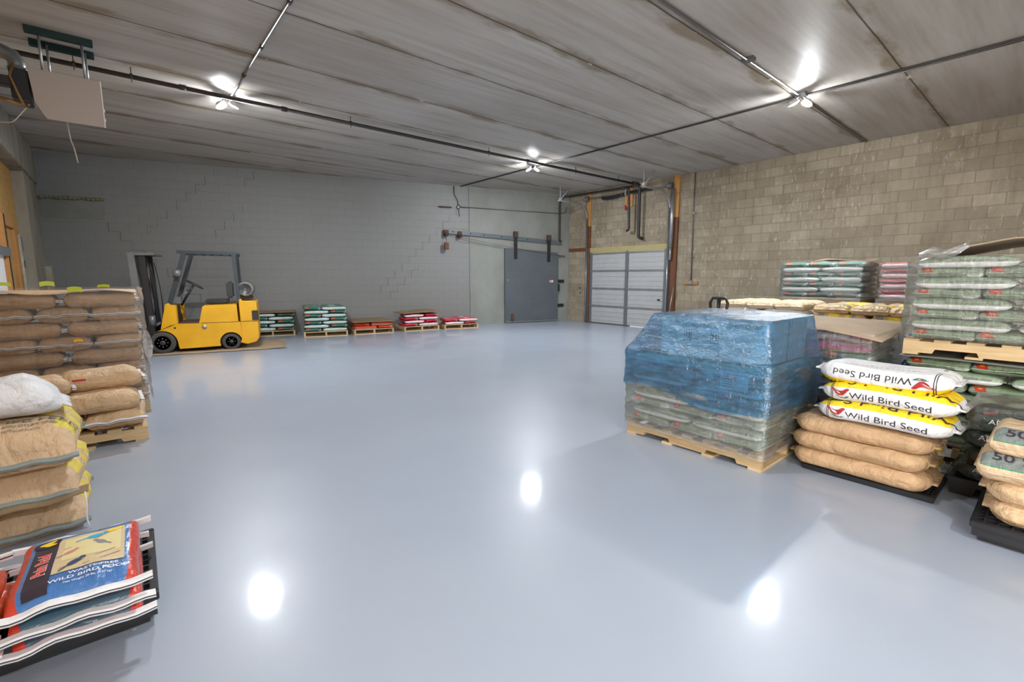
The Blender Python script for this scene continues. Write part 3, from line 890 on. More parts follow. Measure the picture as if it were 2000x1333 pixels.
# ------------------------------------------------------------------ sliding fire door
r = empty('sliding_door', gw(1.43, 0, .05), 'grey-blue sliding fire door hanging from a sloped rail', 'door')
def gpart(mb, name, mat, parent, label=None):
    o = mb.build(name, mat, parent, label=label); o.matrix_parent_inverse = Matrix.Translation(parent.location).inverted() if not parent.rotation_euler.z else parent.matrix_basis.inverted(); return o
m_ = Matrix.Translation(GA) @ Matrix.Rotation(ga, 4, 'Z')
pr = [(.47, .02), (2.40, .02), (2.40, 2.39), (2.33, 2.40), (.50, 2.29), (.47, 2.25)]
mb = MB().prism(pr, side * .06, side * .13, m_)
gpart(mb, 'door_panel', 'fire_door', r)
for z in (.86, 1.62):
    gpart(gbox(.47, 2.40, z - .004, z + .004, .129, .134), 'seam', 'rail_grey', r)
gpart(gbox(.47, 2.40, .02, .05, .13, .137), 'kick_strip', 'galv', r)
for s, zt, zb in ((2.04, 2.9, 2.06), (.84, 2.83, 1.98)):
    gpart(gbox(s - .055, s + .055, zb, zt - .12, .14, .165, .004), 'hanger_strap', 'black_metal', r)
    h = gbox(s - .07, s + .07, zt - .16, zt + .02, .10, .2, .01)
    gpart(h, 'hanger_roller', 'rust', r)
mb = MB().lathe([(.0, .0), (.02, 0), (.03, .03), (0, .04)], (0, 0, 0), 'y', 12)
o = gpart(gbox(2.28, 2.34, 1.35, 1.41, .13, .16, .01), 'knob', 'galv', r)
gpart(gbox(2.1, 2.2, .05, .3, .13, .17, .01), 'floor_guide', 'rust', r)
gpart(gbox(.40, .47, 1.0, 1.25, .1, .14, .01), 'pull_handle', 'black_metal', r)
for z in (1.345, .53):
    q = gbox(.2, .52, z - .05, z + .05, .04, .075, .004)
    gpart(q, 'hinge_bracket', 'black_metal', r)
# notice on the door
nt = empty('door_notice', gw(.72, 1.35, .14), 'small white and red notice stuck on the sliding door', 'sign')
gpart(gbox(.65, .79, 1.31, 1.40, .1325, .135), 'paper', 'white_label', nt)
gpart(gbox(.65, .79, 1.375, 1.40, .135, .1365), 'red_stripe', 'ink_red', nt)
gpart(gbox(.73, .77, 1.325, 1.365, .135, .1365), 'pictogram', 'ink_red', nt)
# rail with its brackets
rr = empty('door_rail', gw(2.4, 2.75, .1), 'grey sloped steel rail bolted to the wall above the sliding door', 'rail')
mb = MB().prism([(.33, 2.55), (4.38, 2.79), (4.38, 2.90), (.33, 2.67)], side * .06, side * .10, m_)
gpart(mb, 'track', 'rail_grey', rr)
for s in (.9, 1.6, 2.5, 3.1, 3.54, 4.1):
    z = 2.61 + (s - .33) * .0593
    gpart(gbox(s - .02, s + .02, z - .02, z + .02, .10, .115, .004), 'bolt', 'rust', rr)
for s, z in ((4.31, 2.80), (3.89, 2.77)):
    gpart(gbox(s - .07, s + .07, z - .10, z + .08, .03, .14, .01), 'pulley_bracket', 'rust', rr)
    q = gw(s, z - .05, .16); ax = GN
    mb = MB().tube([q - ax * .03, q + ax * .03], .055, 14)
    gpart(mb, 'pulley', 'rust', rr)
# counterweight
cw = empty('counterweight', gw(4.32, 2.3, .15), 'rusty brown counterweight hanging below the rail end on the grey wall', 'weight')
gpart(gbox(4.26, 4.39, 2.3, 2.51, .12, .22, .012), 'weight_block', plain('rust_brown', (.16, .075, .05, 1), .8, var=.2), cw)
gpart(MB().tube([gw(4.325, 2.51, .17), gw(4.325, 2.74, .17)], .006, 6), 'hanging_cable', 'rust', cw)
cbl = MB()
def sagline(a, b, sag, n=14): return [a.lerp(b, i / n) - Vector((0, 0, sag * 4 * (i / n) * (1 - i / n))) for i in range(n + 1)]
cbl.tube(sagline(gw(4.31, 2.72, .17), gw(2.45, 2.42, .1), .03), .005, 5)
cbl.tube(sagline(gw(3.89, 2.68, .17), gw(.3, 2.18, .17), .03), .005, 5)
cbl.build('release_cable', 'rust', label='thin cables sagging from the rail pulleys across the sliding door top', cat='cable')
MB().tube([gw(.56, 2.18, .11), gw(.2, 2.18, .11)], .014, 8).build('closing_rod', 'rust', label='short rusty rod beside the top right of the sliding door', cat='rod')
for i, (s, z, l) in enumerate(((4.32, 3.555, .42),)):
    q = MB(); q.tube([gw(4.1, z, .04), gw(4.52, z, .04)], .012, 6)
    for k in range(9): q.tube([gw(4.14 + k * .042, z - .03 - .01 * (k % 2), .04), gw(4.14 + k * .042, z + .03, .04)], .008, 5)
    q.build('wall_anchor_bar', 'rust', label='small rusty bar fixed high on the grey wall left of the junction box', cat='bracket')

# ------------------------------------------------------------------ pipes and conduits
def pipe(name, pts, r_, mat, label, cat='pipe', n=10, bends=True):
    out = [Vector(pts[0])]
    for i in range(1, len(pts) - 1):      # rounded corners
        p, a, b = Vector(pts[i]), Vector(pts[i - 1]), Vector(pts[i + 1])
        d1, d2 = (a - p), (b - p); rr_ = min(.12, d1.length * .4, d2.length * .4)
        A, B = p + d1.normalized() * rr_, p + d2.normalized() * rr_
        for k in range(6):
            t = k / 5; out.append(A * (1 - t) ** 2 + p * 2 * t * (1 - t) + B * t * t)
    out.append(Vector(pts[-1]))
    return MB().tube(out, r_, n).build(name, mat, label=label, cat=cat)
sp = empty('sprinkler_pipe', (5, 8.15, 4.08), 'black steel pipe running under the ceiling along the planks', 'pipe')
def wpart(mb, name, mat, parent, label=None):
    o = mb.build(name, mat, parent, label=label); o.matrix_parent_inverse = parent.matrix_basis.inverted(); return o
wpart(MB().tube([(-1.15, 8.17, 4.09), (11.25, 8.13, 4.08)], .030, 12), 'pipe_run', 'pipe_black', sp)
for x in (-.2, .35, 3.25, 6.2, 8.9, 10.6):
    h = MB(); h.tube([(x, 8.15, CEIL), (x, 8.15, 4.02)], .006, 6); h.tube([(x - .015, 8.15, 4.09), (x + .015, 8.15, 4.09)], .036, 12)
    wpart(h, 'hanger', 'pipe_black', sp)
for x in (.9, 2.2, 7.3):
    wpart(MB().tube([(x - .04, 8.15, 4.087), (x + .04, 8.15, 4.087)], .038, 12), 'coupling', 'pipe_black', sp)
pipe('drop_pipe', [(11.25, 8.15, 4.10), (11.55, 8.12, 4.10), (11.58, 8.12, 2.62), (11.70, 8.05, 2.58)], .045, 'pipe_black', 'thick black pipe dropping down the tan wall above the dock door')
pipe('drop_pipe', [(11.15, 8.45, 4.0), (11.45, 8.42, 4.05), (11.50, 8.40, 2.86), (11.60, 8.55, 2.84)], .035, 'pipe_black', 'slimmer black pipe dropping left of the thick one above the dock door')
pipe('wall_pipe', [(11.45, 8.2, 4.08), (11.62, 8.5, 4.1), (11.62, 10.9, 4.12), (11.45, 11.05, 4.12), (11.38, 11.10, 3.9), (11.36, 11.08, 2.70), (11.36, 11.0, 2.66)], .032, 'pipe_black', 'black pipe along the top of the tan wall turning down by the corner')
cA = empty('ceiling_conduit', (1.52, 5, 4.17), 'thin grey conduit on the ceiling leading to the left lamp', 'conduit')
wpart(MB().tube([(1.52, -2.7, 4.175), (1.52, 8.4, 4.175)], .014, 8), 'tube', 'pipe_grey', cA)
for y in (4.2, 5.2, 6.4, 7.4): wpart(MB().tube([(1.52, y - .04, 4.175), (1.52, y + .04, 4.175)], .022, 8), 'coupling', 'pipe_black', cA)
cB = empty('ceiling_conduit', (8.07, 5, 4.17), 'thin dark conduit on the ceiling joining the right lamp and the middle lamp', 'conduit')
wpart(MB().tube([(8.07, -4, 4.175), (8.07, 12.0, 4.175)], .016, 8), 'tube', 'pipe_black', cB)
wpart(MB().tube([(8.19, -4, 4.185), (8.19, 2.6, 4.185)], .007, 6), 'companion_cable', 'pipe_black', cB)
cC = empty('ceiling_conduit', (8, 2.84, 4.17), 'pair of grey conduits beside a ceiling joint ending at the tan wall', 'conduit')
wpart(MB().tube([(-1, 2.82, 4.175), (11.7, 2.90, 4.175)], .016, 8), 'tube', 'pipe_grey', cC)
wpart(MB().tube([(-1, 2.87, 4.185), (7.6, 2.89, 4.185)], .010, 8), 'thin_tube', 'galv', cC)
wpart(MB().box(6.2, 6.3, 2.79, 2.93, 4.16, 4.2), 'strap', 'pipe_grey', cC)
pipe('wall_conduit', [gw(4.02, 4.18, .03), gw(4.02, 3.95, .03), gw(3.9, 3.78, .03), gw(3.89, 3.6, .03)], .018, 'pipe_grey', 'grey conduit bending down the grey wall to a round junction box', 'conduit')
jb = MB(); q = gw(3.89, 3.58, 0); jb.tube([q + GN * .002, q + GN * .06], .06, 16)
jb.build('junction_box', 'galv', label='round metal junction box high on the grey wall', cat='junction box')
pipe('wall_conduit', [gw(3.83, 3.58, .05), gw(.5, 3.57, .06), gw(.18, 3.6, .06), gw(.14, 3.78, .06)], .013, 'pipe_grey', 'thin conduit running level from the junction box to the corner', 'conduit')
pipe('wall_conduit', [gw(3.88, 3.52, .03), gw(3.86, 3.3, .03)], .010, 'pipe_grey', 'short conduit stub below the junction box', 'conduit')
wc = empty('wall_conduit', (WR - .03, 6.54, 2.7), 'grey conduit coming down the tan wall right of the dock door', 'conduit')
wpart(MB().tube([(WR - .02, 6.56, 4.19), (WR - .02, 6.56, 3.2), (WR - .02, 6.53, 1.40)], .014, 8), 'tube', 'pipe_grey', wc)
for z in (2.0, 3.15): wpart(MB().box(WR - .04, WR, 6.50, 6.58, z - .015, z + .015), 'strap', 'pipe_grey', wc)
ob = empty('outlet_block', (WR - .04, 6.52, 1.33), 'small wooden block with an outlet at the foot of the wall conduit', 'outlet block')
wpart(MB().box(WR - .05, WR, 6.33, 6.71, 1.29, 1.37, bev=.004), 'wood_block', 'post_wood', ob)
wpart(MB().box(WR - .09, WR - .05, 6.47, 6.57, 1.295, 1.385, bev=.006), 'outlet_box', 'galv', ob)

# ------------------------------------------------------------------ dock door
dd = empty('dock_door', (WR - .02, 8.65, 0), 'grey sectional overhead door with ribbed panels', 'door')
X0 = WR - .03
for k in range(4):
    z0 = .02 + k * .555; z1 = z0 + .55
    n = 4; prof = []
    for i in range(n):
        a = z0 + (z1 - z0) * i / n; b = z0 + (z1 - z0) * (i + 1) / n; h = (b - a)
        prof += [(X0, a), (X0, a + h * .62), (X0 - .010, a + h * .70), (X0 - .010, a + h * .95)]
    prof += [(X0, z1), (X0 + .03, z1), (X0 + .03, z0)]
    wpart(MB().prism(prof, OY0 + .02, OY1 - .02), 'door_section', 'door_metal', dd)
    if k: wpart(MB().box(X0 - .035, X0 + .0, OY0 + .03, OY1 - .03, z0 - .028, z0 + .022, bev=.004), 'section_rail', 'galv', dd)
wpart(MB().box(X0 - .035, X0, OY0 + .03, OY1 - .03, 2.195, 2.235, bev=.004), 'top_rail', 'galv', dd)
for y, wd in ((8.60, .055), (OY0 + .06, .04), (OY1 - .05, .04)):
    wpart(MB().box(X0 - .032, X0, y - wd, y + wd, .02, 2.2, bev=.003), 'stile', 'door_stile', dd)
for k in range(1, 5):
    for y in (8.60, OY0 + .06, OY1 - .05):
        z = .02 + k * .555 - .003
        wpart(MB().box(X0 - .05, X0 - .03, y - .04, y + .04, z - .035, z + .03, bev=.003), 'hinge', 'door_stile', dd)
wpart(MB().box(X0 - .055, X0 - .03, 7.42, 7.5, .82, .86), 'latch', 'black_metal', dd)
wpart(MB().box(X0 - .012, X0 + .02, 8.45, OY1 - .02, .001, .03), 'bottom_seal', 'rubber', dd)
MB().box(WR - .05, WR - .002, OY0 - .02, OY1 + .02, OZ + .01, OZ + .19, bev=.004).build('header_board', 'lumber', label='yellowish lumber header above the dock door', cat='board')
def post(y0, y1, ztop, zsplit, label):
    p = empty('door_post', (WR - .05, (y0 + y1) / 2, 0), label, 'post')
    wpart(MB().box(WR - .06, WR - .002, y0, y1, zsplit, ztop, bev=.003), 'upper_length', 'post_wood', p)
    wpart(MB().box(WR - .06, WR, y0, y1, 0, zsplit, bev=.003), 'lower_length', 'post_dark', p)
    return p
post(10.06, 10.22, CEIL, 3.10, 'narrow wooden post left of the dock door, orange above and dark below')
post(6.98, 7.14, CEIL, 3.10, 'wooden post right of the dock door, orange above and dark red below')
MB().box(WR - .04, WR, 10.22, 11.0, 2.33, 2.43, bev=.003).build('wall_batten', 'post_dark', label='dark wooden batten on the tan wall between corner and dock door', cat='board')
MB().box(WR - .05, WR, 8.48, 8.75, 3.55, 4.05, bev=.004).build('spring_block', 'post_wood', label='orange wooden block behind the spring tube above the dock door', cat='board')
tg = empty('pull_tag', (WR - .06, 8.70, 3.6), 'small red tag hanging by the spring block', 'tag')
wpart(MB().box(WR - .09, WR - .0502, 8.68, 8.73, 3.46, 3.60, bev=.008), 'tag_plate', 'red_plastic', tg)
def track(y, label, out):
    t = empty('door_track', (WR - .12, y, 0), label, 'track')
    pts = [(WR - .12, y, .05), (WR - .12, y, 3.30)]
    for k in range(9):
        a = PI / 2 * k / 8; pts.append((WR - .12 - .48 * (1 - math.cos(a)), y, 3.30 + .48 * math.sin(a)))
    pts.append((10.3, y, 3.77))
    wpart(MB().tube(pts, .030, 8, flat=.8), 'rail', 'galv', t)
    wpart(MB().box(WR - .09, WR - .06, y - .03, y + .03, .03, 2.4), 'angle_iron', 'door_stile', t)
    for z in (.5, 1.2, 1.9, 2.6): wpart(MB().box(WR - .12, WR - .05, y - .02, y + .05, z - .02, z + .02), 'track_bracket', 'galv', t)
    h = MB(); h.tube([(10.42, y, 3.79), (10.40, y, CEIL)], .010, 6); h.tube([(10.42, y, 3.80), (10.80, y - .05, CEIL)], .012, 6); h.box(10.38, 10.46, y - .03, y + .03, 3.77, 3.85)
    wpart(h, 'hanger', plain('pale_galvanised', (.55, .56, .57, 1), .5, .2), t)
    return t
track(10.14, 'left galvanised track of the dock door curving in under the ceiling', 1)
track(7.20, 'right galvanised track of the dock door curving in under the ceiling', 1)
sf = empty('spring_shaft', (WR - .15, 8.65, 3.94), 'torsion shaft with sagging black spring cover above the dock door', 'door spring')
wpart(MB().tube([(WR - .15, 7.15, 3.95), (WR - .15, 10.25, 3.94)], .014, 8), 'shaft', 'steel_grey', sf)
wpart(MB().tube([(WR - .15, y, 3.93 - .04 * math.sin((y - 8.75) / .9 * 3) - .02) for y in [8.72 + .1 * i for i in range(9)]], .048, 12), 'spring', 'black_plastic', sf)
wpart(MB().tube([(WR - .15, 7.75 + .12 * i, 3.94 + .01 * math.sin(i)) for i in range(8)], .044, 12), 'spring', 'black_plastic', sf)
for y in (7.2, 10.14):
    wpart(MB().lathe([(.02, -.05), (.09, -.045), (.09, -.03), (.07, -.02), (.07, .02), (.09, .03), (.09, .045), (.02, .05)], (WR - .15, y, 3.94), 'y', 20), 'cable_drum', 'steel_grey', sf)
wpart(MB().box(WR - .2, WR - .02, 8.6, 8.66, 3.86, 4.02), 'centre_bracket', 'galv', sf)
pl = empty('guide_tube', (WR - .14, 7.10, 2.0), 'galvanised vertical tube beside the right door post', 'tube')
wpart(MB().tube([(WR - .12, 7.13, 2.3), (WR - .12, 7.12, 3.85)], .055, 12), 'upper_tube', 'galv', pl)
wpart(MB().tube([(WR - .12, 7.13, 1.95), (WR - .12, 7.13, 2.3)], .035, 10), 'lower_tube', 'galv', pl)
pipe('leaning_rod', [(WR - .12, 6.98, 1.2), (WR - .16, 7.12, .02)], .012, 'galv', 'thin metal rod leaning against the dark lower door post', 'rod')
tgd = MB().box(WR - .09, WR - .06, 7.17, 7.22, .08, .3, bev=.005).build('track_guard', 'white_label', label='small white guard at the foot of the right door track', cat='guard')

# ------------------------------------------------------------------ far left: door frame against the plywood
df = empty('door_frame', (WL - .17, 11.6, 0), 'orange wood frame with a white panel against the plywood at far left', 'door frame')
for (y0, y1, z0, z1, o, mat, nm) in ((10.95, 11.05, 0, 2.50, .06, 'post_wood', 'stud'), (12.12, 12.24, 0, 2.34, .05, 'post_wood', 'stud'), (11.05, 12.24, 2.34, 2.5, .05, 'post_wood', 'head_board'),
        (9.3, 10.8, 0, 1.95, .03, 'white_label', 'white_panel'), (11.05, 11.10, 0, 2.5, .07, 'black_metal', 'edge_strip'), (9.3, 11.06, 1.82, 1.96, .09, 'galv', 'metal_band')):
    wpart(MB().box(WL - .2, WL - .2 + o, y0, y1, z0, z1, bev=.003), nm, mat, df)
mt = empty('metal_strip', (WL - .17, 13.3, 0), 'pale perforated metal strip standing on the plywood beside the column', 'strip')
wpart(MB().box(WL - .2, WL - .17, 12.82, 12.98, 0, 2.28), 'plate', 'pale_strip' if 'pale_strip' in M else plain('pale_strip', (.45, .44, .38, 1), .6, var=.2), mt)
wpart(MB().box(WL - .17, WL - .165, 12.84, 12.96, 1.98, 2.25), 'slot_plate', 'steel_grey', mt)
wpart(MB().box(WL - .17, WL - .165, 12.86, 12.95, 1.66, 1.8), 'slot_plate', 'black_metal', mt)

# ------------------------------------------------------------------ ceiling lamps
LN = ['left', 'middle', 'right', None, None, None]
LD = ['twin-head lamp on the ceiling at the end of the left conduit', 'twin-head lamp on the ceiling nearest the grey sliding door', 'twin-head lamp on the ceiling nearest the tan block wall',
      'twin-head ceiling lamp above the nearest stacks', 'added twin-head fill lamp, unseen behind the viewpoint']
for i, (x, y) in enumerate(LAMPS):
    l = empty('ceiling_lamp', (x, y, CEIL), LD[i], 'lamp', 0, 'twin-head ceiling lamps')
    MB().box(-.07, .07, -.07, .07, -.045, 0, bev=.006).build('mounting_box', 'galv', l)
    for sgn in (-1, 1):
        ang = math.atan2(-y, -x) + PI / 2    # heads spread across the line of sight of the room entrance
        ang = R(-40)
        dx, dy = math.cos(ang) * sgn * .10, math.sin(ang) * sgn * .10
        tl = Matrix.Translation((dx, dy, LAMP_Z - CEIL + .03)) @ Matrix.Rotation(R(28) * sgn, 4, Vector((-math.sin(ang), math.cos(ang), 0)))
        a = MB().tube([(dx * .3, dy * .3, -.04), (dx, dy, LAMP_Z - CEIL + .06)], .014, 8).build('swivel_arm', 'galv', l)
        h = MB().lathe([(.02, .05), (.045, .045), (.07, .015), (.080, -.012), (.074, -.012), (.05, .01), (.01, .02)], (0, 0, 0), 'z', 20, tl).build('lamp_head', plain('lamp_white_%d%d' % (i, sgn), (.6, .6, .6, 1), .5), l)
        MB().lathe([(.005, .012), (.055, .008), (.066, -.004), (.058, -.016), (.036, -.024), (.005, -.028)], (0, 0, 0), 'z', 16, tl).build('bulb', 'glow_soft' if i == 3 else 'glow', h)

# ------------------------------------------------------------------ unit heater
hh = empty('unit_heater', (-.25, 7.6, 3.2), 'beige unit heater hanging from the ceiling at top left', 'heater')
hy0, hy1 = 7.5, 8.0
pf = [(-.54, 3.40), (-.46, 3.24), (.02, 3.24), (.02, 3.75), (-.57, 3.75)]
pc = [(-.55, 3.52), (.005, 3.52), (.005, 3.75), (-.57, 3.75)]
wpart(MB().prism(pf, hy0, hy0 + .012), 'front_panel', 'heater_beige', hh)
wpart(MB().prism([(a[0] * .98 - .005, a[1] - .0) for a in pc], hy0 + .012, hy1 - .08), 'casing', plain('heater_casing', (.36, .30, .26, 1), .5), hh)
wpart(MB().box(.018, .028, hy0 + .012, hy0 + .16, 3.30, 3.70, bev=.004), 'louvre_panel', 'motor', hh)
wpart(MB().box(.022, .035, hy0 + .0, hy0 + .015, 3.24, 3.75), 'edge_flange', 'white_label', hh)
for z in (3.36, 3.47): wpart(MB().box(.03, .045, hy0 + .2, hy0 + .24, z, z + .03), 'clip', 'white_label', hh)
wpart(MB().tube([(-.655, 7.72, 3.73), (-.66, 7.72, 3.84), (-.69, 7.72, 3.90), (-.76, 7.72, 3.93), (-1.19, 7.72, 3.93)], .075, 18), 'flue', 'steel_grey', hh)
wpart(MB().lathe([(.09, 3.75), (.09, 3.78), (.075, 3.79)], (-.655, 7.72, 0), 'z', 24), 'flue_collar', 'steel_grey', hh)
wpart(MB().box(-.72, -.575, 7.55, 7.9, 3.42, 3.74, bev=.01), 'burner_box', 'motor', hh)
wpart(MB().box(-.83, -.70, 7.40, 7.52, 3.50, 3.60, bev=.01), 'gas_valve', 'motor', hh)
wpart(MB().tube([(-.80, 7.42, 3.36), (-.60, 7.50, 3.34)], .022, 10), 'brass_valve', 'brass', hh)
pts = [(-.66, 7.42, 3.74), (-.70, 7.40, 3.6), (-.66, 7.40, 3.45), (-.62, 7.4, 3.32)]
wpart(MB().tube(pts, .012, 8), 'gas_hose', 'brass', hh)
for (x, y) in ((-.45, 7.56), (-.10, 7.56), (-.41, 7.90), (-.08, 7.90)):
    wpart(MB().tube([(x, y, 3.75), (x, y, 4.16)], .012, 8), 'hanger_rod', 'galv', hh)
for y in (7.56, 7.95):
    wpart(MB().box(-.56, .0, y - .035, y + .035, 4.13, CEIL, bev=.004), 'ceiling_strut', 'teal_steel', hh)
wr_ = []
for i in range(13):
    a = i / 12; wr_.append((-.90 + .45 * a, 7.5, 3.24 - .06 * math.sin(PI * a) + .0 * a))
pipe('hanging_wire', [(-1.18, 9.2, 3.48), (-.8, 8.2, 3.30), (-.60, 7.66, 3.40)], .004, 'white_label', 'thin pale wire from the concrete beam to the heater', 'wire')
pipe('dangling_string', [(-.30, 7.5, 3.24), (-.29, 7.5, 3.05), (-.27, 7.52, 2.97), (-.265, 7.5, 2.93), (-.25, 7.5, 2.80)], .006, plain('string', (.4, .36, .28, 1), .9), 'short string dangling below the unit heater', 'string')

# ================================================================== FORKLIFT
FA = math.atan2(-.23, .97)
fk = empty('forklift', (.53, 11.22, 0), 'yellow forklift with dark overhead guard and gas tank parked by the grey wall', 'forklift', FA)
def fp(mb, name, mat, parent=None, label=None):
    return mb.build(name, mat, parent or fk, label=label)
FWD = 1.0
def arch(cx, cz, r, a0, a1, n=8): return [(cx + r * math.cos(R(a0 + (a1 - a0) * i / n)), cz + r * math.sin(R(a0 + (a1 - a0) * i / n))) for i in range(n + 1)]
side_poly = [(.27, .08), (.96, .095)] + arch(1.15, .17, .20, 180, 20, 8) + [(1.345, .40), (1.335, .57), (.60, .57), (.25, .575), (-.02, .46), (-.09, .43)] + arch(0, .2, .25, 118, 8, 7) + [(.26, .12)]
for y0, y1 in ((0, .16), (FWD - .16, FWD)):
    fp(MB().prism(side_poly, y0, y1), 'side_frame', 'yellow_paint')
fp(MB().box(-.1, .30, .16, FWD - .16, .25, .44, bev=.01), 'front_deck', 'mast_dark')
fp(MB().box(.24, 1.3, .16, FWD - .16, .12, .56, bev=.01), 'chassis', 'mast_dark')
fp(MB().box(.26, .66, .10, FWD - .10, .555, .59, bev=.004), 'floor_plate', 'rust')
cowl = [(-.01, .47), (.10, .96), (.15, .99), (.19, .95), (.265, .945), (.27, .58), (.15, .55)]
for y0, y1 in ((.0, .14), (FWD - .14, FWD)):
    fp(MB().prism(cowl, y0, y1), 'cowl', 'yellow_paint')
fp(MB().prism([(.02, .5), (.12, .93), (.2, .93), (.24, .5)], .14, FWD - .14), 'dash_panel', 'mast_dark')
hood = [(.62, .575), (.70, .90), (.73, .925), (1.29, .935), (1.30, .575)]
fp(MB().prism(hood, .02, FWD - .02), 'engine_hood', 'yellow_paint')
fp(MB().box(.66, 1.30, .01, .02, .572, .580), 'hood_seam', 'mast_dark')
fp(MB().lathe([(.045, 0), (.045, .02), (.03, .03)], (.71, -.012, .50), 'y', 14), 'fuel_cap', 'tank')
fp(MB().lathe([(.018, 0), (.018, .01)], (.22, -.008, .50), 'y', 10), 'frame_bolt', 'mast_dark')
cwp = [(1.31, .14), (1.335, .20), (1.34, .42), (1.33, .93), (1.34, 1.04), (1.37, 1.05), (1.39, 1.00), (1.62, 1.0), (1.655, .96), (1.66, .60), (1.66, .22), (1.60, .14), (1.44, .10)]
b = MB().prism(cwp, .01, FWD - .01)
cwt = fp(b, 'counterweight_body', 'yellow_paint')
md = cwt.modifiers.new('bevel', 'BEVEL'); md.width = .03; md.segments = 3
fp(MB().box(1.56, 1.672, -.003, .10, .60, .80, bev=.004), 'tail_grille', 'mast_dark')
for i in range(4): fp(MB().box(1.555 + .028 * i, 1.562 + .028 * i, -.009, 0, .61, .79), 'grille_bar', 'rust')
fp(MB().box(1.345, 1.66, .004, .012, .575, .583), 'weight_seam', 'mast_dark')
def wheel(x, y0, y1, r, z, rim):
    w_ = fp(MB().lathe([(r * .62, y0 + .02), (r * .9, y0), (r, y0 + .03), (r, y1 - .03), (r * .9, y1), (r * .62, y1 - .02)], (x, 0, z), 'y', 32), 'wheel', 'rubber')
    k = -1 if y0 < .5 else 1; yo = y0 if k < 0 else y1
    w_b = MB().lathe(sorted([(r * .64, yo - k * .015), (r * .58, yo - k * .015), (r * .52, yo - k * .05), (r * .24, yo - k * .03), (r * .2, yo + k * .01), (.004, yo + k * .012)], key=lambda q: -q[0]), (x, 0, z), 'y', 28)
    rm = fp(w_b, 'rim', 'rim', w_)
    for i in range(rim):
        a = 2 * PI * i / rim
        fp(MB().lathe([(r * .055, yo - k * .045), (r * .055, yo - k * .015), (.002, yo - k * .012)], (x + r * .38 * math.cos(a), 0, z + r * .38 * math.sin(a)), 'y', 8), 'wheel_nut', 'steel_grey', rm)
for y0, y1 in ((.0, .22), (FWD - .22, FWD)):
    wheel(0, y0 - .015, y1, .215, .215, 8)
    wheel(1.15, y0 + .01, y1 - .05, .17, .17, 6)
# overhead guard
def bar(pts, w=.05, d=.04, n=4):
    mb = MB()
    for a, b in zip(pts, pts[1:]):
        a, b = Vector(a), Vector(b); dr = (b - a).normalized(); u = dr.cross(Vector((0, 1, 0))).normalized()
        vs = []
        for p in (a, b):
            for (i, j) in ((-1, -1), (1, -1), (1, 1), (-1, 1)): vs.append(p + u * w / 2 * i + Vector((0, d / 2 * j, 0)))
        mb.add(vs, [(0, 1, 2, 3), (7, 6, 5, 4), (0, 4, 5, 1), (1, 5, 6, 2), (2, 6, 7, 3), (3, 7, 4, 0)])
    return mb
for y in (.05, FWD - .05):
    fp(bar([(.16, y, .95), (.47, y, 1.95)], .075, .06), 'guard_post', 'guard')
    fp(bar([(1.335, y, 1.03), (1.305, y, 1.95)], .07, .05), 'guard_post', 'guard')
    fp(bar([(.36, y, 1.975), (1.37, y, 1.965)], .06, .06), 'guard_rail', 'guard')
for i in range(7):
    x = .39 + i * .16
    fp(MB().box(x - .015, x + .015, .05, FWD - .05, 1.95, 1.985), 'guard_slat', 'guard')
# cowl light on the post
lt = fp(MB().tube([(.28, -.02, 1.56), (.40, -.02, 1.56)], .075, 16), 'work_light', 'steel_grey')
fp(MB().tube([(.275, -.02, 1.56), (.28, -.02, 1.56)], .06, 16), 'lens', 'chrome', lt)
# steering
fp(MB().tube([(.30, .42, .92), (.40, .42, 1.1), (.53, .42, 1.33)], .022, 8), 'steering_column', 'mast_dark')
tm = Matrix.Translation((.55, .42, 1.34)) @ Matrix.Rotation(R(32), 4, 'Y')
sw = MB()
ring = [tm @ Vector((.165 * math.cos(2 * PI * i / 28), .165 * math.sin(2 * PI * i / 28), 0)) for i in range(29)]
sw.tube(ring, .013, 8); sw.tube([tm @ Vector((-.165, 0, 0)), tm @ Vector((.165, 0, 0))], .012, 6); sw.tube([tm @ Vector((0, -.165, 0)), tm @ Vector((0, .165, 0))], .012, 6)
sw.lathe([(.04, -.02), (.04, .015), (.01, .02)], (0, 0, 0), 'z', 12, tm)
fp(sw, 'steering_wheel', 'vinyl')
for i in range(3):
    y = .18 + i * .06
    lv = fp(MB().tube([(.26, y, .93), (.34, y, 1.12), (.46 + .02 * i, y, 1.22)], .008, 6), 'control_lever', 'steel_grey')
    fp(MB().lathe([(.004, -.02), (.018, -.01), (.018, .012), (.004, .02)], (.46 + .02 * i, y, 1.22), 'z', 10), 'lever_knob', 'vinyl', lv)
fp(MB().box(.2, .34, .12, .3, .96, 1.10, bev=.015), 'instrument_box', 'steel_grey')
st = fp(MB().box(.72, 1.12, .27, .73, .945, 1.035, bev=.03), 'seat', 'vinyl')
fp(MB().box(1.11, 1.22, .27, .73, 1.05, 1.40, bev=.035), 'seat_back', 'vinyl')
fp(MB().tube([(1.15, .35, 1.10), (1.13, .35, .97), (1.02, .35, .95)], .015, 6), 'seat_bracket', 'mast_dark')
tk = fp(MB().lathe([(.02, .10), (.10, .11), (.145, .15), (.155, .22), (.155, .70), (.145, .77), (.10, .81), (.02, .82)], (1.46, 0, 1.24), 'y', 28), 'gas_tank', 'tank')
fp(MB().lathe([(.125, .10), (.13, .085), (.115, .085), (.11, .10)], (1.46, 0, 1.24), 'y', 24), 'tank_collar', 'steel_grey', tk)
for y in (.25, .65): fp(MB().lathe([(.157, y), (.163, y), (.163, y + .03), (.157, y + .03)], (1.46, 0, 1.24), 'y', 28), 'tank_strap', 'mast_dark', tk)
fp(MB().box(1.34, 1.58, .2, .75, 1.03, 1.09, bev=.01), 'tank_cradle', 'mast_dark')
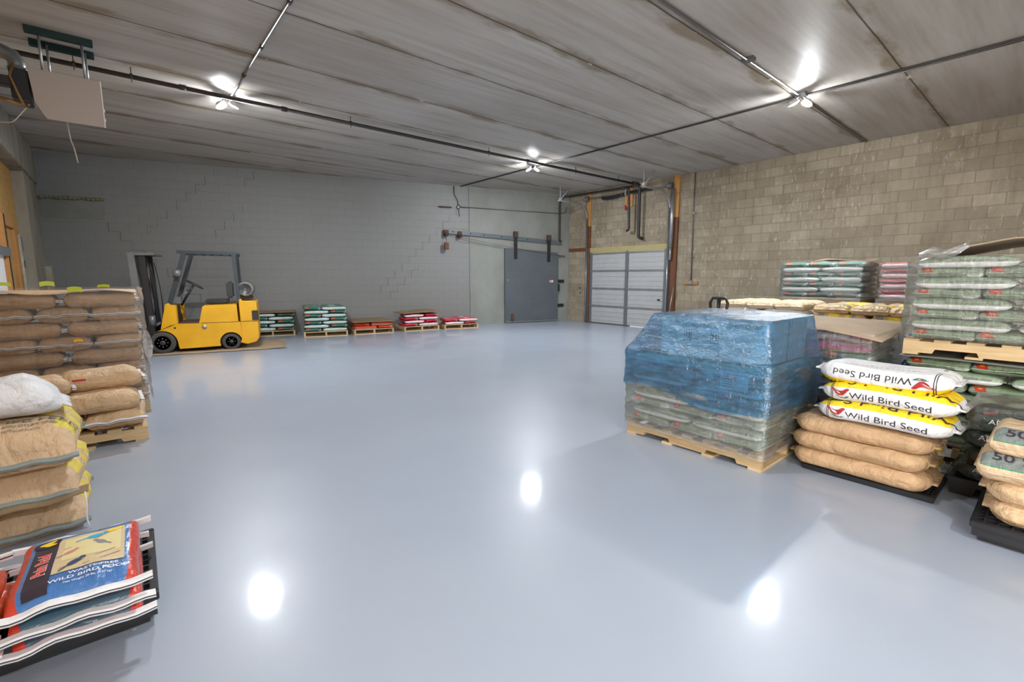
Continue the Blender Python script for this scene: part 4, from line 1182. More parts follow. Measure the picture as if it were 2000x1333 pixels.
M['mast_steel'] = plain('mast_plate_steel', (.17, .175, .18, 1), .45, .3, var=.15)
# mast leaning a little forward
mm = Matrix.Translation((-.17, 0, .12)) @ Matrix.Rotation(R(-1.5), 4, 'Y')
for y in (.16, FWD - .24):
    fp(MB().box(-.07, .05, y, y + .02, 0, 1.82, mm), 'outer_channel', 'mast_dark')
    fp(MB().box(-.07, -.05, y, y + .08, 0, 1.82, mm), 'outer_channel', 'mast_dark')
    fp(MB().box(-.055, .035, y + .03, y + .05, .1, 1.76, mm), 'inner_channel', 'steel_grey')
fp(MB().box(-.19, -.175, .10, FWD - .10, .45, 1.84, mm), 'backrest_plate', 'mast_steel')
fp(MB().prism([(-.20, .42), (-.06, .42), (-.10, 1.84), (-.20, 1.84)], .09, .11, mm), 'carriage_side_plate', 'mast_steel')
fp(MB().box(-.14, .20, .12, FWD - .12, 1.78, 1.83, mm, .006), 'top_crosshead', 'steel_grey')
fp(MB().tube([mm @ Vector((0, .5, .05)), mm @ Vector((0, .5, 1.2))], .045, 14), 'lift_cylinder', 'mast_dark')
fp(MB().tube([mm @ Vector((0, .5, 1.2)), mm @ Vector((0, .5, 1.76))], .022, 12), 'cylinder_rod', 'chrome')
fp(MB().tube([mm @ Vector((.02, .20, .62)), mm @ Vector((.02, .20, .42))], .06, 12), 'roller_housing', 'steel_grey')
for y in (.42, .58): fp(MB().box(-.01, .01, y - .012, y + .012, .3, 1.74, mm), 'lift_chain', 'rust')
for i, y in enumerate((.30, .36, .64)):
    pts = [mm @ Vector((.05 + .05 * math.sin(PI * k / 10) + .02 * i, y, .25 + 1.4 * k / 10)) for k in range(11)]
    fp(MB().tube(pts, .010, 6), 'hydraulic_hose', 'vinyl')
fp(MB().tube([(-.2, .22, .5), (.02, .22, .62)], .03, 10), 'tilt_cylinder', 'steel_grey')
fp(MB().box(-.30, -.22, .1, FWD - .1, .12, .50, bev=.01), 'fork_carriage', 'mast_dark')
for y in (.22, .66): fp(MB().prism([(-.30, .03), (-1.05, .03), (-1.05, .04), (-.34, .075), (-.34, .5), (-.30, .5)], y, y + .11), 'fork', 'mast_dark')
# kraft paper on the floor below it
mp_ = sheet((.28, 11.02, 0), FA, 2.35, 1.6, .012, 'brown paper sheet spread on the floor under the forklift', 'kraft_sheet', .003, name='floor_paper', cat='paper')

# ================================================================== SACK SORTS
def tapes(mat, sides=(-1, 1), **k):
    def f(b):
        return [('seam_tape', b.tape('seam_tape', mat, s_, **k)) for s_ in sides]
    return f
K = {}
K['kraft'] = Kind('paper_sack', 'kraft', .61, .405, .150, 4, tapes('tape'), crease=.012, lump=.010, crown=.002, tmin=.008, end=.45)
K['kraft_loose'] = Kind('paper_sack', 'kraft2', .62, .43, .165, 3, tapes('tape'), crease=.02, lump=.016, crown=.012, tmin=.008, end=.6, res=(16, 5, 8))
K['teal'] = Kind('garden_bag', 'garden_teal', .61, .405, .089, 4, None, crease=.014, lump=.010, crown=.002, end=1.3, pinch=.01)
K['red'] = Kind('garden_bag', 'red_bag', .61, .405, .085, 4, None, crease=.014, lump=.010, crown=.002, end=1.3, pinch=.01)
K['orange'] = Kind('garden_bag', 'orange_bag', .61, .405, .085, 3, None, crease=.014, lump=.010, crown=.002, end=1.3, pinch=.01)
K['magenta'] = Kind('garden_bag', 'magenta', .61, .405, .084, 3, None, crease=.014, lump=.010, crown=.002, end=1.2)
K['blue'] = Kind('garden_bag', 'blue_bag', .61, .405, .084, 3, None, crease=.014, lump=.010, crown=.002, end=1.2)
def sage_parts(b):
    w, t, k = b.dims(1); P = 4 * (w - t) + 2 * PI * t
    a = text2d('for indoor or outdoor plants', .026, 'LEFT')
    c = text2d('for indoor or outdoor plants', .018, 'LEFT')
    return [('lettering', b.print_mesh('lettering', 'ink_green', [(a[0], a[1], -.08, .012, False)]))]
K['sage'] = Kind('garden_bag', 'garden_sage', .61, .405, .086, 3, sage_parts, crease=.012, lump=.010, crown=.003, end=1.2, pinch=.01, res=(14, 6, 6))
K['tan'] = Kind('paper_sack', 'pale_tan', .61, .405, .115, 3, None, crease=.02, lump=.014, crown=.008, end=.7)
K['yellow'] = Kind('paper_sack', 'kraft_yellow', .62, .42, .115, 3, None, crease=.02, lump=.014, crown=.012, end=.7)
def bluewhite_parts(b):
    a = text2d('GROWER MIX', .055, 'CENTER', .01)
    return [('lettering', b.print_mesh('lettering', 'ink_blue', [(a[0], a[1], 0, .0, False)]))]
K['white_print'] = Kind('paper_sack', 'white_sack', .61, .405, .115, 1, bluewhite_parts, crease=.02, lump=.014, crown=.008, end=.7)

# ================================================================== FAR ROW ALONG THE GREY WALL
front = lambda l, fb, pos: fb == 'F'
def topkeep(nl):
    return lambda l, fb, pos: fb == 'F' or l >= nl - 1
def far(x, y, ang, kind, nl, t, desc, where, group, cover=None, first=0, seed=1, plab='', pd=1.2):
    pallet((x, y, 0), ang, plab, 1.03, pd, False, 'pallet')
    kp = front if cover else (topkeep(nl) if pd > 1 else (lambda l, fb, pos: fb == 'F' or (l == nl - 1 and 'middle' in pos)))
    stack(K[kind], (x, y, 0), ang, nl, .13, t, desc, where, group, 'deep', kp, first, seed, Wf=1.03, Dp=1.2)
    if cover:
        sheet((x - .03, y - .03, 0), ang, 1.08, pd + .04, .13 + nl * t + .012, cover, 'cardboard_brown', .012, .0, seed, lift=(lambda u, v: .05 * u) if seed == 4 else None)
A0 = R(-15.5)
far(2.36, 12.98, A0, 'teal', 5, .09, 'teal garden bag', 'pallet beside the forklift', 'teal bags on the pallet beside the forklift', 'brown cardboard sheet on the teal bags beside the forklift', 0, 1, 'wooden pallet under teal bags just right of the forklift')
far(3.37, 12.02, A0, 'teal', 7, .089, 'teal garden bag', 'uncovered far teal pallet', 'teal bags on the uncovered far pallet', None, 1, 2, 'wooden pallet under the tallest far teal bags, without cardboard')
far(4.53, 11.74, R(-10), 'orange', 2, .085, 'orange-red garden bag', 'low covered far pallet', 'orange bags on the lowest covered pallet', 'flat brown cardboard sheet on the low orange-red bags', 0, 3, 'wooden pallet under two layers of orange-red bags')
far(5.86, 11.56, R(-7), 'red', 4, .085, 'crimson garden bag', 'pallet with tilted cardboard', 'crimson bags under the tilted cardboard', 'tilted brown cardboard sheet on the taller crimson stack', 1, 4, 'wooden pallet under the taller crimson bags with tilted cardboard', .84)
far(6.99, 11.32, R(-14), 'red', 2, .082, 'crimson garden bag', 'pallet nearest the sliding door', 'crimson bags nearest the sliding door', None, 0, 5, 'wooden pallet under low crimson bags nearest the sliding door', .84)

# ================================================================== RIGHT SIDE
RZ = -PI / 2
# near pallet with the blue film
pallet((3.65, 2.61, 0), RZ, 'new wooden pallet under the blue-wrapped load in the middle', 1.24, 1.05, True)
near = lambda l, fb, pos: fb == 'F' or 'right' in pos
stack(K['sage'], (3.67, 2.60, 0), RZ, 8, .13, .0825, 'sage green bag', 'blue-wrapped load', 'sage green bags in the blue-wrapped load', 'wide', near, 0, 7, Wf=1.22)
wrap((3.65, 2.61, 0), RZ, 1.24, 1.05, .10, .80, .0825, 'clear film wound round the lower bags of the blue-wrapped load', 'film_heavy', .035, 3, top=False, bulge=.010, zt0=.13)
bx = empty('carton', (3.78, 2.36, .80), 'large carton under blue film on top of the green bags', 'box', RZ)
MB().box(0, .92, 0, .82, .0, .335, bev=.004).build('box_body', plain('pale_carton', (.50, .50, .46, 1), .7), bx)
MB().box(0, .92, .40, .42, .3352, .3362).build('flap_seam', 'ink_green', bx)
MB().box(.9205, .9215, .40, .415, .0, .335).build('side_seam', 'ink_green', bx)
face = Matrix.Translation((0, -.0015, 0)) @ Matrix.Rotation(0, 4, 'X')
def box_text(s_, x, z, size, mat='ink_green'):
    vs, fs = text2d(s_, size, 'CENTER', .01)
    MB().add([(x + a, -.002, z + b) for a, b in vs], fs).build('lettering', mat, bx, fix=False)
box_text('DO NOT DROP', .36, .28, .045); box_text('DO NOT CLAMP', .72, .30, .042)
for x in (.26, .5):
    ic = MB()
    for (a, b, c, d) in ((-.035, .035, -.05, -.045), (-.035, .035, .045, .05), (-.035, -.03, -.05, .05), (.03, .035, -.05, .05)): ic.box(x + a, x + b, -.003, -.001, .19 + c, .19 + d)
    for dx in (-.014, .014):
        ic.box(x + dx - .004, x + dx + .004, -.003, -.001, .165, .2); ic.prism([(x + dx - .011, .2), (x + dx + .011, .2), (x + dx, .222)], -.003, -.001)
    ic.build('this_way_up_mark', 'ink_green', bx)
def tent(x, y, z, f):
    g = max(0, min(1, (f - .42) / .5)); g2 = g ** .8
    X0, X1, Y0, Y1 = .07, 1.11, .07, 1.01
    tx = min(max(X0 + (x + .045) / 1.33 * (X1 - X0), X0), X1) if True else x
    ty = Y0 + (y + .045) / 1.14 * (Y1 - Y0)
    tx = X0 + .0 + (x + .045) / 1.33 * (X1 - X0) + .12 * (1 - abs(2 * g - 1)) * 0
    zz = (.50 + .04 * math.sin(x * 6) - .07 * x) + (.83 - (.50 - .07 * x)) * min(1, f / .42) if f < .42 else .83 + (1.165 - .83) * g
    return x + (tx + .10 - x) * g2, y + (ty - y) * g2, zz
wrap((3.65, 2.61, 0), RZ, 1.24, 1.05, .50, 1.165, .0825, 'blue film tented over the carton on the green bag load', 'film_blue', .045, 5, top=True, bulge=.004, tent=tent)
pt = empty('shipping_label', (3.634, 1.62, .68), 'pale shipping label under the blue film near the right corner', 'label', RZ)
MB().box(-.10, .12, -.002, 0, -.07, .07).build('paper', 'white_label', pt)
lt_ = MB()
for i in range(6): lt_.box(-.08, .02 + .01 * (i % 3), -.004, -.002, -.05 + i * .02, -.044 + i * .02)
lt_.build('printed_lines', 'ink', pt)

# second wrapped pallet behind it
kk = [K['blue']] * 5 + [K['magenta'], K['teal'], K['teal'], K['magenta'], K['magenta']]
dsc = ['blue bag'] * 5 + ['magenta and yellow bag', 'teal bag', 'teal bag', 'magenta and yellow bag', 'magenta and yellow bag']
pallet((4.86, 2.22, 0), RZ, 'wooden pallet under the mixed load behind the blue-wrapped one', 1.2, 1.05, True, 'pallet_old')
stack(kk, (4.88, 2.21, 0), RZ, 10, .13, .087, dsc, 'mixed wrapped load', 'mixed bags behind the blue-wrapped load', 'wide', lambda l, fb, pos: ('right' in pos) or (fb == 'F' and l > 4), 1, 11, Wf=1.18)
wrap((4.86, 2.22, 0), RZ, 1.2, 1.07, .13, 1.02, .087, 'heavy clear film wound round the mixed magenta, teal and blue bags', 'film_heavy', .035, 9, top=False, bulge=.014, zt0=.13)
sheet((4.78, 2.30, 0), RZ, 1.36, 1.24, 1.075, 'arched tan cardboard sheet on the mixed wrapped load', 'cardboard', .006, .05, 6,
      lift=lambda u, v: .045 * math.exp(-((u - .25) / .22) ** 2) * (1 - v) - .07 * max(0, u - .7) / .3 * (1 - v))

# tall double stack at the right edge
pallet((5.0, .84, 0), RZ, 'wooden pallet on the floor under the lower sage green stack', 1.24, 1.04, True)
stack(K['sage'], (5.02, .83, 0), RZ, 8, .13, .088, 'sage green bag', 'lower stack at right edge', 'sage green bags in the lower right stack', 'wide', lambda l, fb, pos: fb == 'F' or pos == 'rear left', 1, 21, Wf=1.22)
sheet((4.97, .86, 0), RZ, 1.26, 1.08, .842, 'grey cardboard sheet between the two sage green stacks', plain('grey_sheet', (.17, .17, .15, 1), .6), .008, .0, 3)
pallet((5.0, .84, .86), RZ, 'upper wooden pallet between the two sage green stacks', 1.24, 1.04, True, H=.13)
stack(K['sage'], (5.02, .83, 0), RZ, 8, .99, .083, 'sage green bag', 'upper stack at right edge', 'sage green bags in the upper right stack', 'wide', lambda l, fb, pos: fb == 'F' or pos == 'rear left', 0, 23, Wf=1.22)
wrap((5.0, .84, 0), RZ, 1.24, 1.04, 1.0, 1.66, .083, 'clear film round the upper sage green stack', 'film', .03, 12, top=False, bulge=.012, zt0=.99)
sheet((4.98, .70, 0), RZ, 1.2, 1.1, 1.69, 'tan cardboard sheet crowning the double green pile', 'cardboard', .008, .0, 8, lift=lambda u, v: .085 * min(1, u * 3) - .02 * v)
def wad(pts, r_, label, mat='film_heavy', seed=1):
    mb = MB(); n = 18; vs = []; m = len(pts)
    for i, p in enumerate(pts):
        for k in range(n):
            a = 2 * PI * k / n; rr_ = r_ * (.6 + .9 * abs(noise.noise(Vector((i * .9, a * 1.4, seed * 3.3))))) * math.sin(PI * (i + .6) / (m + .2)) ** .5
            vs.append(Vector(p) + Vector((math.cos(a) * rr_, rr_ * .4 * math.sin(a * 2 + i), math.sin(a) * rr_ * .8)))
    fs = [(i * n + k, i * n + (k + 1) % n, (i + 1) * n + (k + 1) % n, (i + 1) * n + k) for i in range(m - 1) for k in range(n)]
    mb.add(vs, fs, True)
    return mb.build('film_wad', mat, None, False, label=label, cat='plastic wrap')
M['film_milky'] = film('milky_crumpled_film', (.82, .83, .83, 1), .14, .35, (.70, .69, .66, 1))
wad([(4.94, .80 - .07 * i, 1.66 + .012 * i + .02 * math.sin(i * 2)) for i in range(5)], .055, 'crumpled clear film bunched at the top left of the double pile', 'film_milky', 2)

# white cartons between
for i in range(3):
    c_ = empty('white_carton', (6.3, 1.42, .13 + i * .285), ('bottom', 'middle', 'top')[i] + ' white carton in the pile seen between the two wrapped loads', 'box', RZ, 'white cartons between the loads')
    MB().box(0, .95, 0, .55, 0, .28, bev=.004).build('box_body', 'white_label', c_)
    vs, fs = text2d(('MEAL', 'MEAL', 'ETNA')[i], .13, 'CENTER', .02, 1.3)
    MB().add([(.33 + a, -.003, .16 + b) for a, b in vs], fs).build('lettering', 'ink_blue', c_, fix=False)
pallet((6.28, 1.44, 0), RZ, 'wooden pallet under the white cartons', 1.0, .6, True, 'pallet_old')

# tan and yellow piles, then the teal and red stacks against the wall
def base_carton(x, y, w_, d_, h, label):
    c_ = empty('pallet_carton', (x, y, 0), label, 'box', RZ)
    MB().box(0, w_, 0, d_, .0, h, bev=.006).build('box_body', 'cardboard', c_)
    MB().box(0, w_, -.003, 0, h * .5 - .03, h * .5 + .03).build('box_tape', 'cardboard_brown', c_)
base_carton(7.32, 3.52, 1.16, 1.0, .785, 'big cardboard carton carrying the pale tan sacks')
stack([K['tan'], K['white_print'], K['tan']], (7.3, 3.55, 0), RZ, 3, .79, .112, ['pale tan sack', 'white sack with blue print', 'pale tan sack'], 'pile behind the pallet jack', 'sacks piled behind the pallet jack', 'wide', lambda l, fb, pos: fb == 'F' or l == 2, 0, 31)
base_carton(7.02, 2.12, 1.16, 1.0, .785, 'big cardboard carton carrying the yellow-printed sacks')
stack(K['yellow'], (7.0, 2.15, 0), RZ, 3, .79, .112, 'yellow-printed kraft sack', 'pile left of double green stack', 'yellow-printed kraft sacks', 'wide', lambda l, fb, pos: fb == 'F' or l == 2, 0, 33)
base_carton(9.22, 3.32, 1.16, .96, 1.145, 'tall cardboard carton below the far teal stack')
stack(K['teal'], (9.2, 3.35, 0), RZ, 7, 1.15, .085, 'teal garden bag', 'wrapped stack by block wall', 'teal bags in the wrapped stack by the block wall', 'wide', lambda l, fb, pos: fb == 'F' or 'right' in pos, 0, 35, Wf=1.2, Dp=.98)
wrap((9.2, 3.35, 0), RZ, 1.2, .98, 1.12, 1.765, .085, 'shiny clear film round the far teal stack by the block wall', 'film', .03, 15, top=False, bulge=.016, zt0=1.15)
sheet((9.5, 2.95, 0), RZ, .82, .72, 1.785, 'curled kraft sheet on top of the far teal stack', 'kraft_sheet', .006, .02, 5, lift=lambda u, v: .03 * math.sin(u * 5 + v * 3))
base_carton(9.42, 1.92, 1.14, .96, 1.135, 'tall cardboard carton below the far crimson stack')
stack(K['red'], (9.4, 1.97, 0), RZ, 7, 1.14, .082, 'crimson garden bag', 'wrapped stack beside the far teal one', 'crimson bags in the wrapped stack by the block wall', 'wide', lambda l, fb, pos: fb == 'F' or l == 6, 1, 37, Wf=1.2, Dp=.98)
wrap((9.4, 1.97, 0), RZ, 1.2, .98, 1.12, 1.73, .082, 'shiny clear film round the far crimson stack', 'film', .03, 16, top=False, bulge=.016, zt0=1.14)

# pallet jack
pj = empty('pallet_jack', (5.95, 2.9, 0), 'pallet jack with black loop handle standing behind the blue-wrapped load', 'pallet jack')
pts = [(0, -.04, .92), (0, -.10, 1.0), (0, -.115, 1.16), (0, -.085, 1.22), (0, .085, 1.22), (0, .115, 1.16), (0, .10, 1.0), (0, .04, .92)]
MB().tube(pts, .019, 8).build('handle_loop', 'black_plastic', pj)
MB().tube([(0, 0, 1.21), (0, 0, .92)], .024, 8).build('handle_stem', 'black_plastic', pj)
MB().tube([(-.02, -.01, 1.10), (-.03, -.08, 1.06)], .008, 6).build('release_lever', 'black_plastic', pj)
MB().tube([(0, 0, .92), (.06, 0, .35)], .02, 8).build('tow_bar', plain('jack_red', (.35, .05, .03, 1), .4), pj)
MB().lathe([(.05, .2), (.06, .22), (.06, .38), (.03, .42)], (.08, 0, 0), 'z', 16).build('hydraulic_pump', 'black_metal', pj)
MB().tube([(.08, -.07, .09), (.08, .07, .09)], .09, 20).build('steer_wheel', 'rubber', pj)
MB().prism([(.05, .16), (.28, .19), (.28, .23), (.05, .24)], -.27, .27).build('fork_yoke', plain('jack_body', (.35, .05, .03, 1), .4), pj)
for y in (-.27, .11):
    MB().prism([(.22, .16), (1.3, .03), (1.34, .06), (1.3, .10), (.22, .22)], y, y + .16).build('fork', plain('jack_fork%d' % (y > 0), (.35, .05, .03, 1), .4), pj)

# ================================================================== RIGHT FOREGROUND: bird seed on plain kraft sacks
plastic_pallet((4.0, 1.20, 0), RZ, 'black plastic pallet under the plain kraft and bird seed sacks', .78, .52, H=.04)
K['long'] = Kind('paper_sack', 'kraft', .90, .50, .126, 3, None, crease=.035, lump=.012, crown=.006, end=.85, pinch=.10, tmin=.006, flap=.03, res=(26, 7, 10))
for i, (x, y, a) in enumerate(((4.22, .87, .01), (4.23, .89, -.01), (4.25, .88, .0))):
    put(K['long'], (x, y, .042 + i * .126), -PI / 2 + a, ('bottom', 'middle', 'top')[i] + ' plain brown kraft sack of the three below the bird seed', 'plain kraft sacks below the bird seed', i)
CARD = [(-.055, .012), (-.03, .03), (-.012, .034), (-.002, .05), (.008, .034), (.02, .03), (.026, .02), (.016, .012), (.008, -.012), (-.012, -.026), (-.03, -.028), (-.042, -.014), (-.03, .0), (-.055, .0)]
def cardinal(): 
    body = [(.055, .022), (.045, .030), (.030, .026), (.012, .012), (-.005, .010), (-.030, .018), (-.060, .034), (-.066, .026), (-.04, .006), (-.03, -.012), (-.008, -.026), (.018, -.024), (.034, -.006), (.044, .008)]
    return body
def seed_parts(b):
    a = text2d('Wild Bird Seed', .067, 'LEFT', .0, 1.13)
    big = text2d('Wild Bird Seed', .11, 'CENTER', .004, 1.25)
    bird = poly2d([(x, y) for x, y in cardinal()])
    beak = poly2d([(.047, .018), (.062, .014), (.05, .01)])
    twig = ([(-.035, -.034), (.05, -.036), (.05, -.031), (-.035, -.029)], [(0, 1, 2, 3)])
    lf1 = ell2d(.03, -.041, .018, .006, a0=.4); lf2 = ell2d(-.005, -.040, .02, .006, a0=-.3)
    dots = []
    for i in range(16):
        dots.append(text2d('AGRSCUNTEMFLOWPB'[i], .022, 'CENTER', .01) + (-.16 + i * .033, .158, True))
    out = [('side_lettering', b.print_mesh('side_lettering', 'ink', [a + (-.19, -.018, False)])),
           ('side_lettering', b.print_mesh('side_lettering', 'ink', [a + (.19, .518, False, PI)])),
           ('cardinal_emblem', b.print_mesh('cardinal_emblem', 'cardinal_red', [bird + (-.245, .002, False)], .0055)),
           ('emblem_twig', b.print_mesh('emblem_twig', 'ink_green', [twig + (-.24, .002, False), lf1 + (-.24, .002, False), lf2 + (-.24, .002, False)])),
           ('face_lettering', b.print_mesh('face_lettering', 'ink', [big + (0, .105, True)])),
           ('underside_lettering', b.print_mesh('underside_lettering', 'ink', dots_of(b)))]
    return out
def dots_of(b):
    out = []
    for i in range(15):
        out.append(text2d('AGRSCUNTEMFLOWP'[i], .026, 'CENTER', .01) + (-.2 + i * .03, -.16, False))
    return out
K['seed'] = Kind('bird_seed_sack', 'bird_seed', .84, .46, .142, 3, seed_parts, crease=.03, lump=.007, crown=.010, end=.95, pinch=.09, tmin=.006, flap=.03, arc=.02, res=(34, 12, 14))
put(K['seed'], (4.22, .76, .422), -PI / 2 - .03, 'lowest white bird seed sack with cardinal, resting on the kraft sacks', None, 0)
put(K['seed'], (4.25, .75, .563), -PI / 2 - .05, 'middle bird seed sack with yellow top face and large upside-down letters', None, 1)
o = put(K['seed'], (4.22, .84, .80), 0, 'topmost bird seed sack, turned over so its cardinal and letters stand inverted', None, 2)
o.rotation_euler = (Matrix.Rotation(-PI / 2 - .04, 4, 'Z') @ Matrix.Rotation(PI, 4, 'Y')).to_euler(); o.location = (4.28, .79, .702 + .160)
# slack sacks behind
K['seed_plain'] = Kind('bird_seed_sack', 'bird_seed', .74, .40, .12, 2, None, crease=.03, lump=.014, crown=.006, end=.9, pinch=.08, flap=.03, res=(14, 5, 8))
put(K['seed_plain'], (4.66, .80, .002), -PI / 2, 'slack yellow and white sack lying behind the kraft sacks, lower', None, 0)
put(K['seed_plain'], (4.66, .80, .122), -PI / 2 + .06, 'slack yellow and white sack lying behind the kraft sacks, upper', None, 1)
wad([(4.50 + .05 * i, .36 - .02 * i, .10 + .03 * math.sin(i * 1.5)) for i in range(7)], .07, 'clear film scrap on the floor behind the kraft sacks', 'film_milky', 5)

# ------------------------------------------------------------------ hi-gro sacks at the right edge
plastic_pallet((3.60, .22, 0), RZ, 'black plastic pallet under the kraft sacks at the right edge', 1.0, .66, H=.12, tray=True)
def hg(n):
    def f(b):
        w, t, k = b.dims(1); P = 4 * (w - t) + 2 * PI * t
        a = text2d('50', .066, 'LEFT', .012, 1.35)
        c = text2d('HI-GRO', .036, 'LEFT', .01, 1.2)
        d = text2d('NET WEIGHT 50 LB', .016, 'LEFT', .0)
        return [('weight_lettering', b.print_mesh('weight_lettering', 'ink', [a + (-.295, .072, False)])),
                ('name_lettering', b.print_mesh('name_lettering', 'ink', [c + (-.18, .085, False), d + (-.175, .052, False)])),
                ('stitched_edge', b.print_mesh('stitched_edge', 'tape_white', [quad2d(-.32, .32, -.0015, .0015, 30, 1) + (0, -.012, False)]))]
    return f
K['higro'] = Kind('feed_sack', 'hi_gro', .72, .46, .142, 3, hg(0), crease=.02, lump=.012, crown=.018, end=.38, pinch=.01, tmin=.006, flap=.008, res=(26, 12, 12))
K['higro_plain'] = Kind('feed_sack', 'kraft2', .74, .46, .118, 2, None, crease=.03, lump=.012, crown=.006, end=.8, pinch=.08, tmin=.006, flap=.03, res=(22, 7, 10))
put(K['higro_plain'], (3.88, -.18, .122), -PI / 2 + .02, 'bottom kraft sack of the pile at the right edge, without grey band', None, 0)
put(K['higro_plain'], (3.87, -.16, .240), -PI / 2 - .02, 'second kraft sack up at the right edge, without grey band', None, 1)
put(K['higro'], (3.87, -.12, .358), -PI / 2 + .01, 'lower kraft sack with grey band reading 50 at the right edge', None, 0)
put(K['higro'], (3.89, -.16, .502), -PI / 2 - .01, 'topmost kraft sack with grey band reading 50 at the right edge', None, 1)
K['dark'] = Kind('potting_bag', 'dark_green', .66, .44, .125, 3, lambda b: [('lettering', b.print_mesh('lettering', 'ink_white', [text2d('AP PRO', .05, 'LEFT', .005) + (-.22, .02, False)]))], crease=.05, lump=.03, crown=.012, end=1.0, pinch=.06, flap=.02, res=(26, 9, 12))
plastic_pallet((4.32, .40, 0), RZ, 'black plastic pallet under the dark green bags', .9, .52, H=.12)
for i in range(4):
    put(K['dark'], (4.50 - .02 * i, .06 - .03 * (i % 2), .122 + i * .122), -PI / 2 + .03 * (i - 1), ('bottom', 'second', 'third', 'top')[i] + ' dark green plastic bag in the pile behind the banded kraft sacks', 'dark green bags at the right', i)
wrap((4.24, .34, 0), RZ, .8, .56, .50, .66, .06, 'loose clear film hood over the dark green bags', 'film', .0, 31, top=True, bulge=.02)

# ================================================================== LEFT SIDE
# tall wrapped kraft stack
pallet((-1.10, 6.5, 0), 0, 'wooden pallet under the tall wrapped kraft stack at left', 1.24, 1.04, True)
ks = K['kraft']
stack(ks, (-1.10, 6.5, 0), 0, 8, .13, .150, 'kraft paper sack', 'tall wrapped stack at left', 'kraft sacks in the tall wrapped stack', 'wide', lambda l, fb, pos: fb == 'F' or pos == 'rear right', 0, 41, Wf=1.24)
wrap((-1.10, 6.5, 0), 0, 1.24, 1.02, .10, 1.375, .150, 'clear film round the tall kraft stack at left', 'film', .035, 21, top=False, bulge=.012, zt0=.13)
wad([(.17, 6.46, .55 + .05 * i) for i in range(8)], .05, 'crumpled clear film on the right edge of the tall kraft stack', 'film_milky', 7)
sheet((-1.12, 6.47, 0), 0, 1.25, 1.04, 1.35, 'crumpled kraft paper sheet on top of the tall kraft stack', 'kraft', .004, .012, 9, lift=lambda u, v: .02 * math.sin(u * 9 + 1) * (1 - v), cat='paper sheet', name='kraft_top_sheet')
def sticker(x, y, z, w_, h, rz, tilt, mat, label, grp=None):
    n = 6; mb = MB(); vs = []
    for k in (0, .001):
        for i in range(n + 1):
            for j in (0, 1):
                u = i / n
                vs.append((w_ * (u - .5), k, h * j + .01 * math.sin(u * 3.1)))
    N = (n + 1) * 2
    fs = []
    for i in range(n):
        a = i * 2; fs += [(a, a + 2, a + 3, a + 1), (a + N, a + 1 + N, a + 3 + N, a + 2 + N), (a, a + N, a + 2 + N, a + 2), (a + 1, a + 3, a + 3 + N, a + 1 + N)]
    mb.add(vs, fs)
    o = mb.build('paper_tag', mat, None, True, (x, y, z), label, 'tag', grp); o.rotation_euler = (R(tilt), 0, rz)
    return o
sticker(-.86, 6.44, 1.405, .13, .035, .2, -20, 'label_yellow', 'fluorescent yellow tag at the far left of the tall stack top')
sticker(-.56, 6.55, 1.40, .11, .045, .3, -10, 'label_yellow', 'fluorescent yellow tag standing highest on the tall stack top')
sticker(-.36, 6.455, 1.34, .11, .05, .0, 0, 'label_yellow', 'crumpled pale yellow tag under film near the top of the tall stack')
sticker(-.14, 6.50, 1.385, .10, .035, -.2, -40, 'label_yellow', 'fluorescent yellow tag at the right of the tall stack top')
sticker(-.38, 6.445, .83, .07, .03, .0, 0, 'label_orange', 'small orange tag between sack layers of the tall kraft stack')

# front pallet with loose kraft sacks
pallet((-1.14, 5.34, 0), 0, 'wooden pallet under the loose kraft sacks at left', 1.22, 1.02, True)
kl = K['kraft_loose']
put(kl, (-.135, 5.66, .13), PI / 2, 'lowest loose kraft sack, end outward, at the right of the left front pallet', None, 0)
put(kl, (-.57, 5.68, .13), PI / 2 + .06, 'loose kraft sack with twisted end next to the lowest one', None, 1)
put(kl, (-.245, 5.57, .295), .03, 'plump loose kraft sack lying sideways on the left front pallet', None, 2)
put(kl, (-.80, 5.58, .295), -.05, 'loose kraft sack lying sideways behind the white sack', None, 0)
put(kl, (-.22, 5.80, .46), .08, 'loose kraft sack lying highest at the right of the left front pallet', None, 1)
put(kl, (-.72, 5.62, .46), .16, 'wrinkled kraft sack lying highest at the left of the left front pallet', None, 0)
MB().box(-.40, -.31, 5.50, 5.52, .585, .60).build('red_tag', 'red_plastic', label='small red paper scrap between the highest loose kraft sacks', cat='tag')

# wildlife feed pile
def wl_parts(b):
    q = -PI / 2
    a = text2d('WILDLIFE FEED', .070, 'CENTER', .012, 1.25); c = text2d('PHEASANTS AND OTHER GAME', .022, 'CENTER', .006, 1.2); d = text2d('All Your Feathered Friends', .018, 'CENTER', .003, 1.2)
    x0 = -b.L / 2
    arcs = []
    for i in range(26):
        u0 = -.21 + i * .42 / 26; u1 = u0 + .42 / 26
        f = lambda u: .085 - 1.2 * u * u
        arcs.append(([(u0, f(u0)), (u1, f(u1)), (u1, f(u1) + .012), (u0, f(u0) + .012)], [(0, 1, 2, 3)], x0 + .17, .25, False, q))
    yel = [quad2d(-.2 + k * .1, -.14 + k * .1, -.03, .03) + (x0 + .29, .25, False, q) for k in range(4)]
    return b_tape(b) + [('title_lettering', b.print_mesh('title_lettering', 'ink_green', [a + (x0 + .17, .25, False, q), c + (x0 + .115, .25, False, q), d + (x0 + .085, .25, False, q)], .006)),
            ('printed_arch', b.print_mesh('printed_arch', 'ink_green', arcs)), ('yellow_print', b.print_mesh('yellow_print', 'ink_yellow', yel))]
def b_tape(b): return [('seam_tape', b.tape('seam_tape', 'tape_grey', s_, .024)) for s_ in (-1, 1)]
kw_ = dict(crease=.028, lump=.014, end=.6, tmin=.008, res=(26, 9, 16))
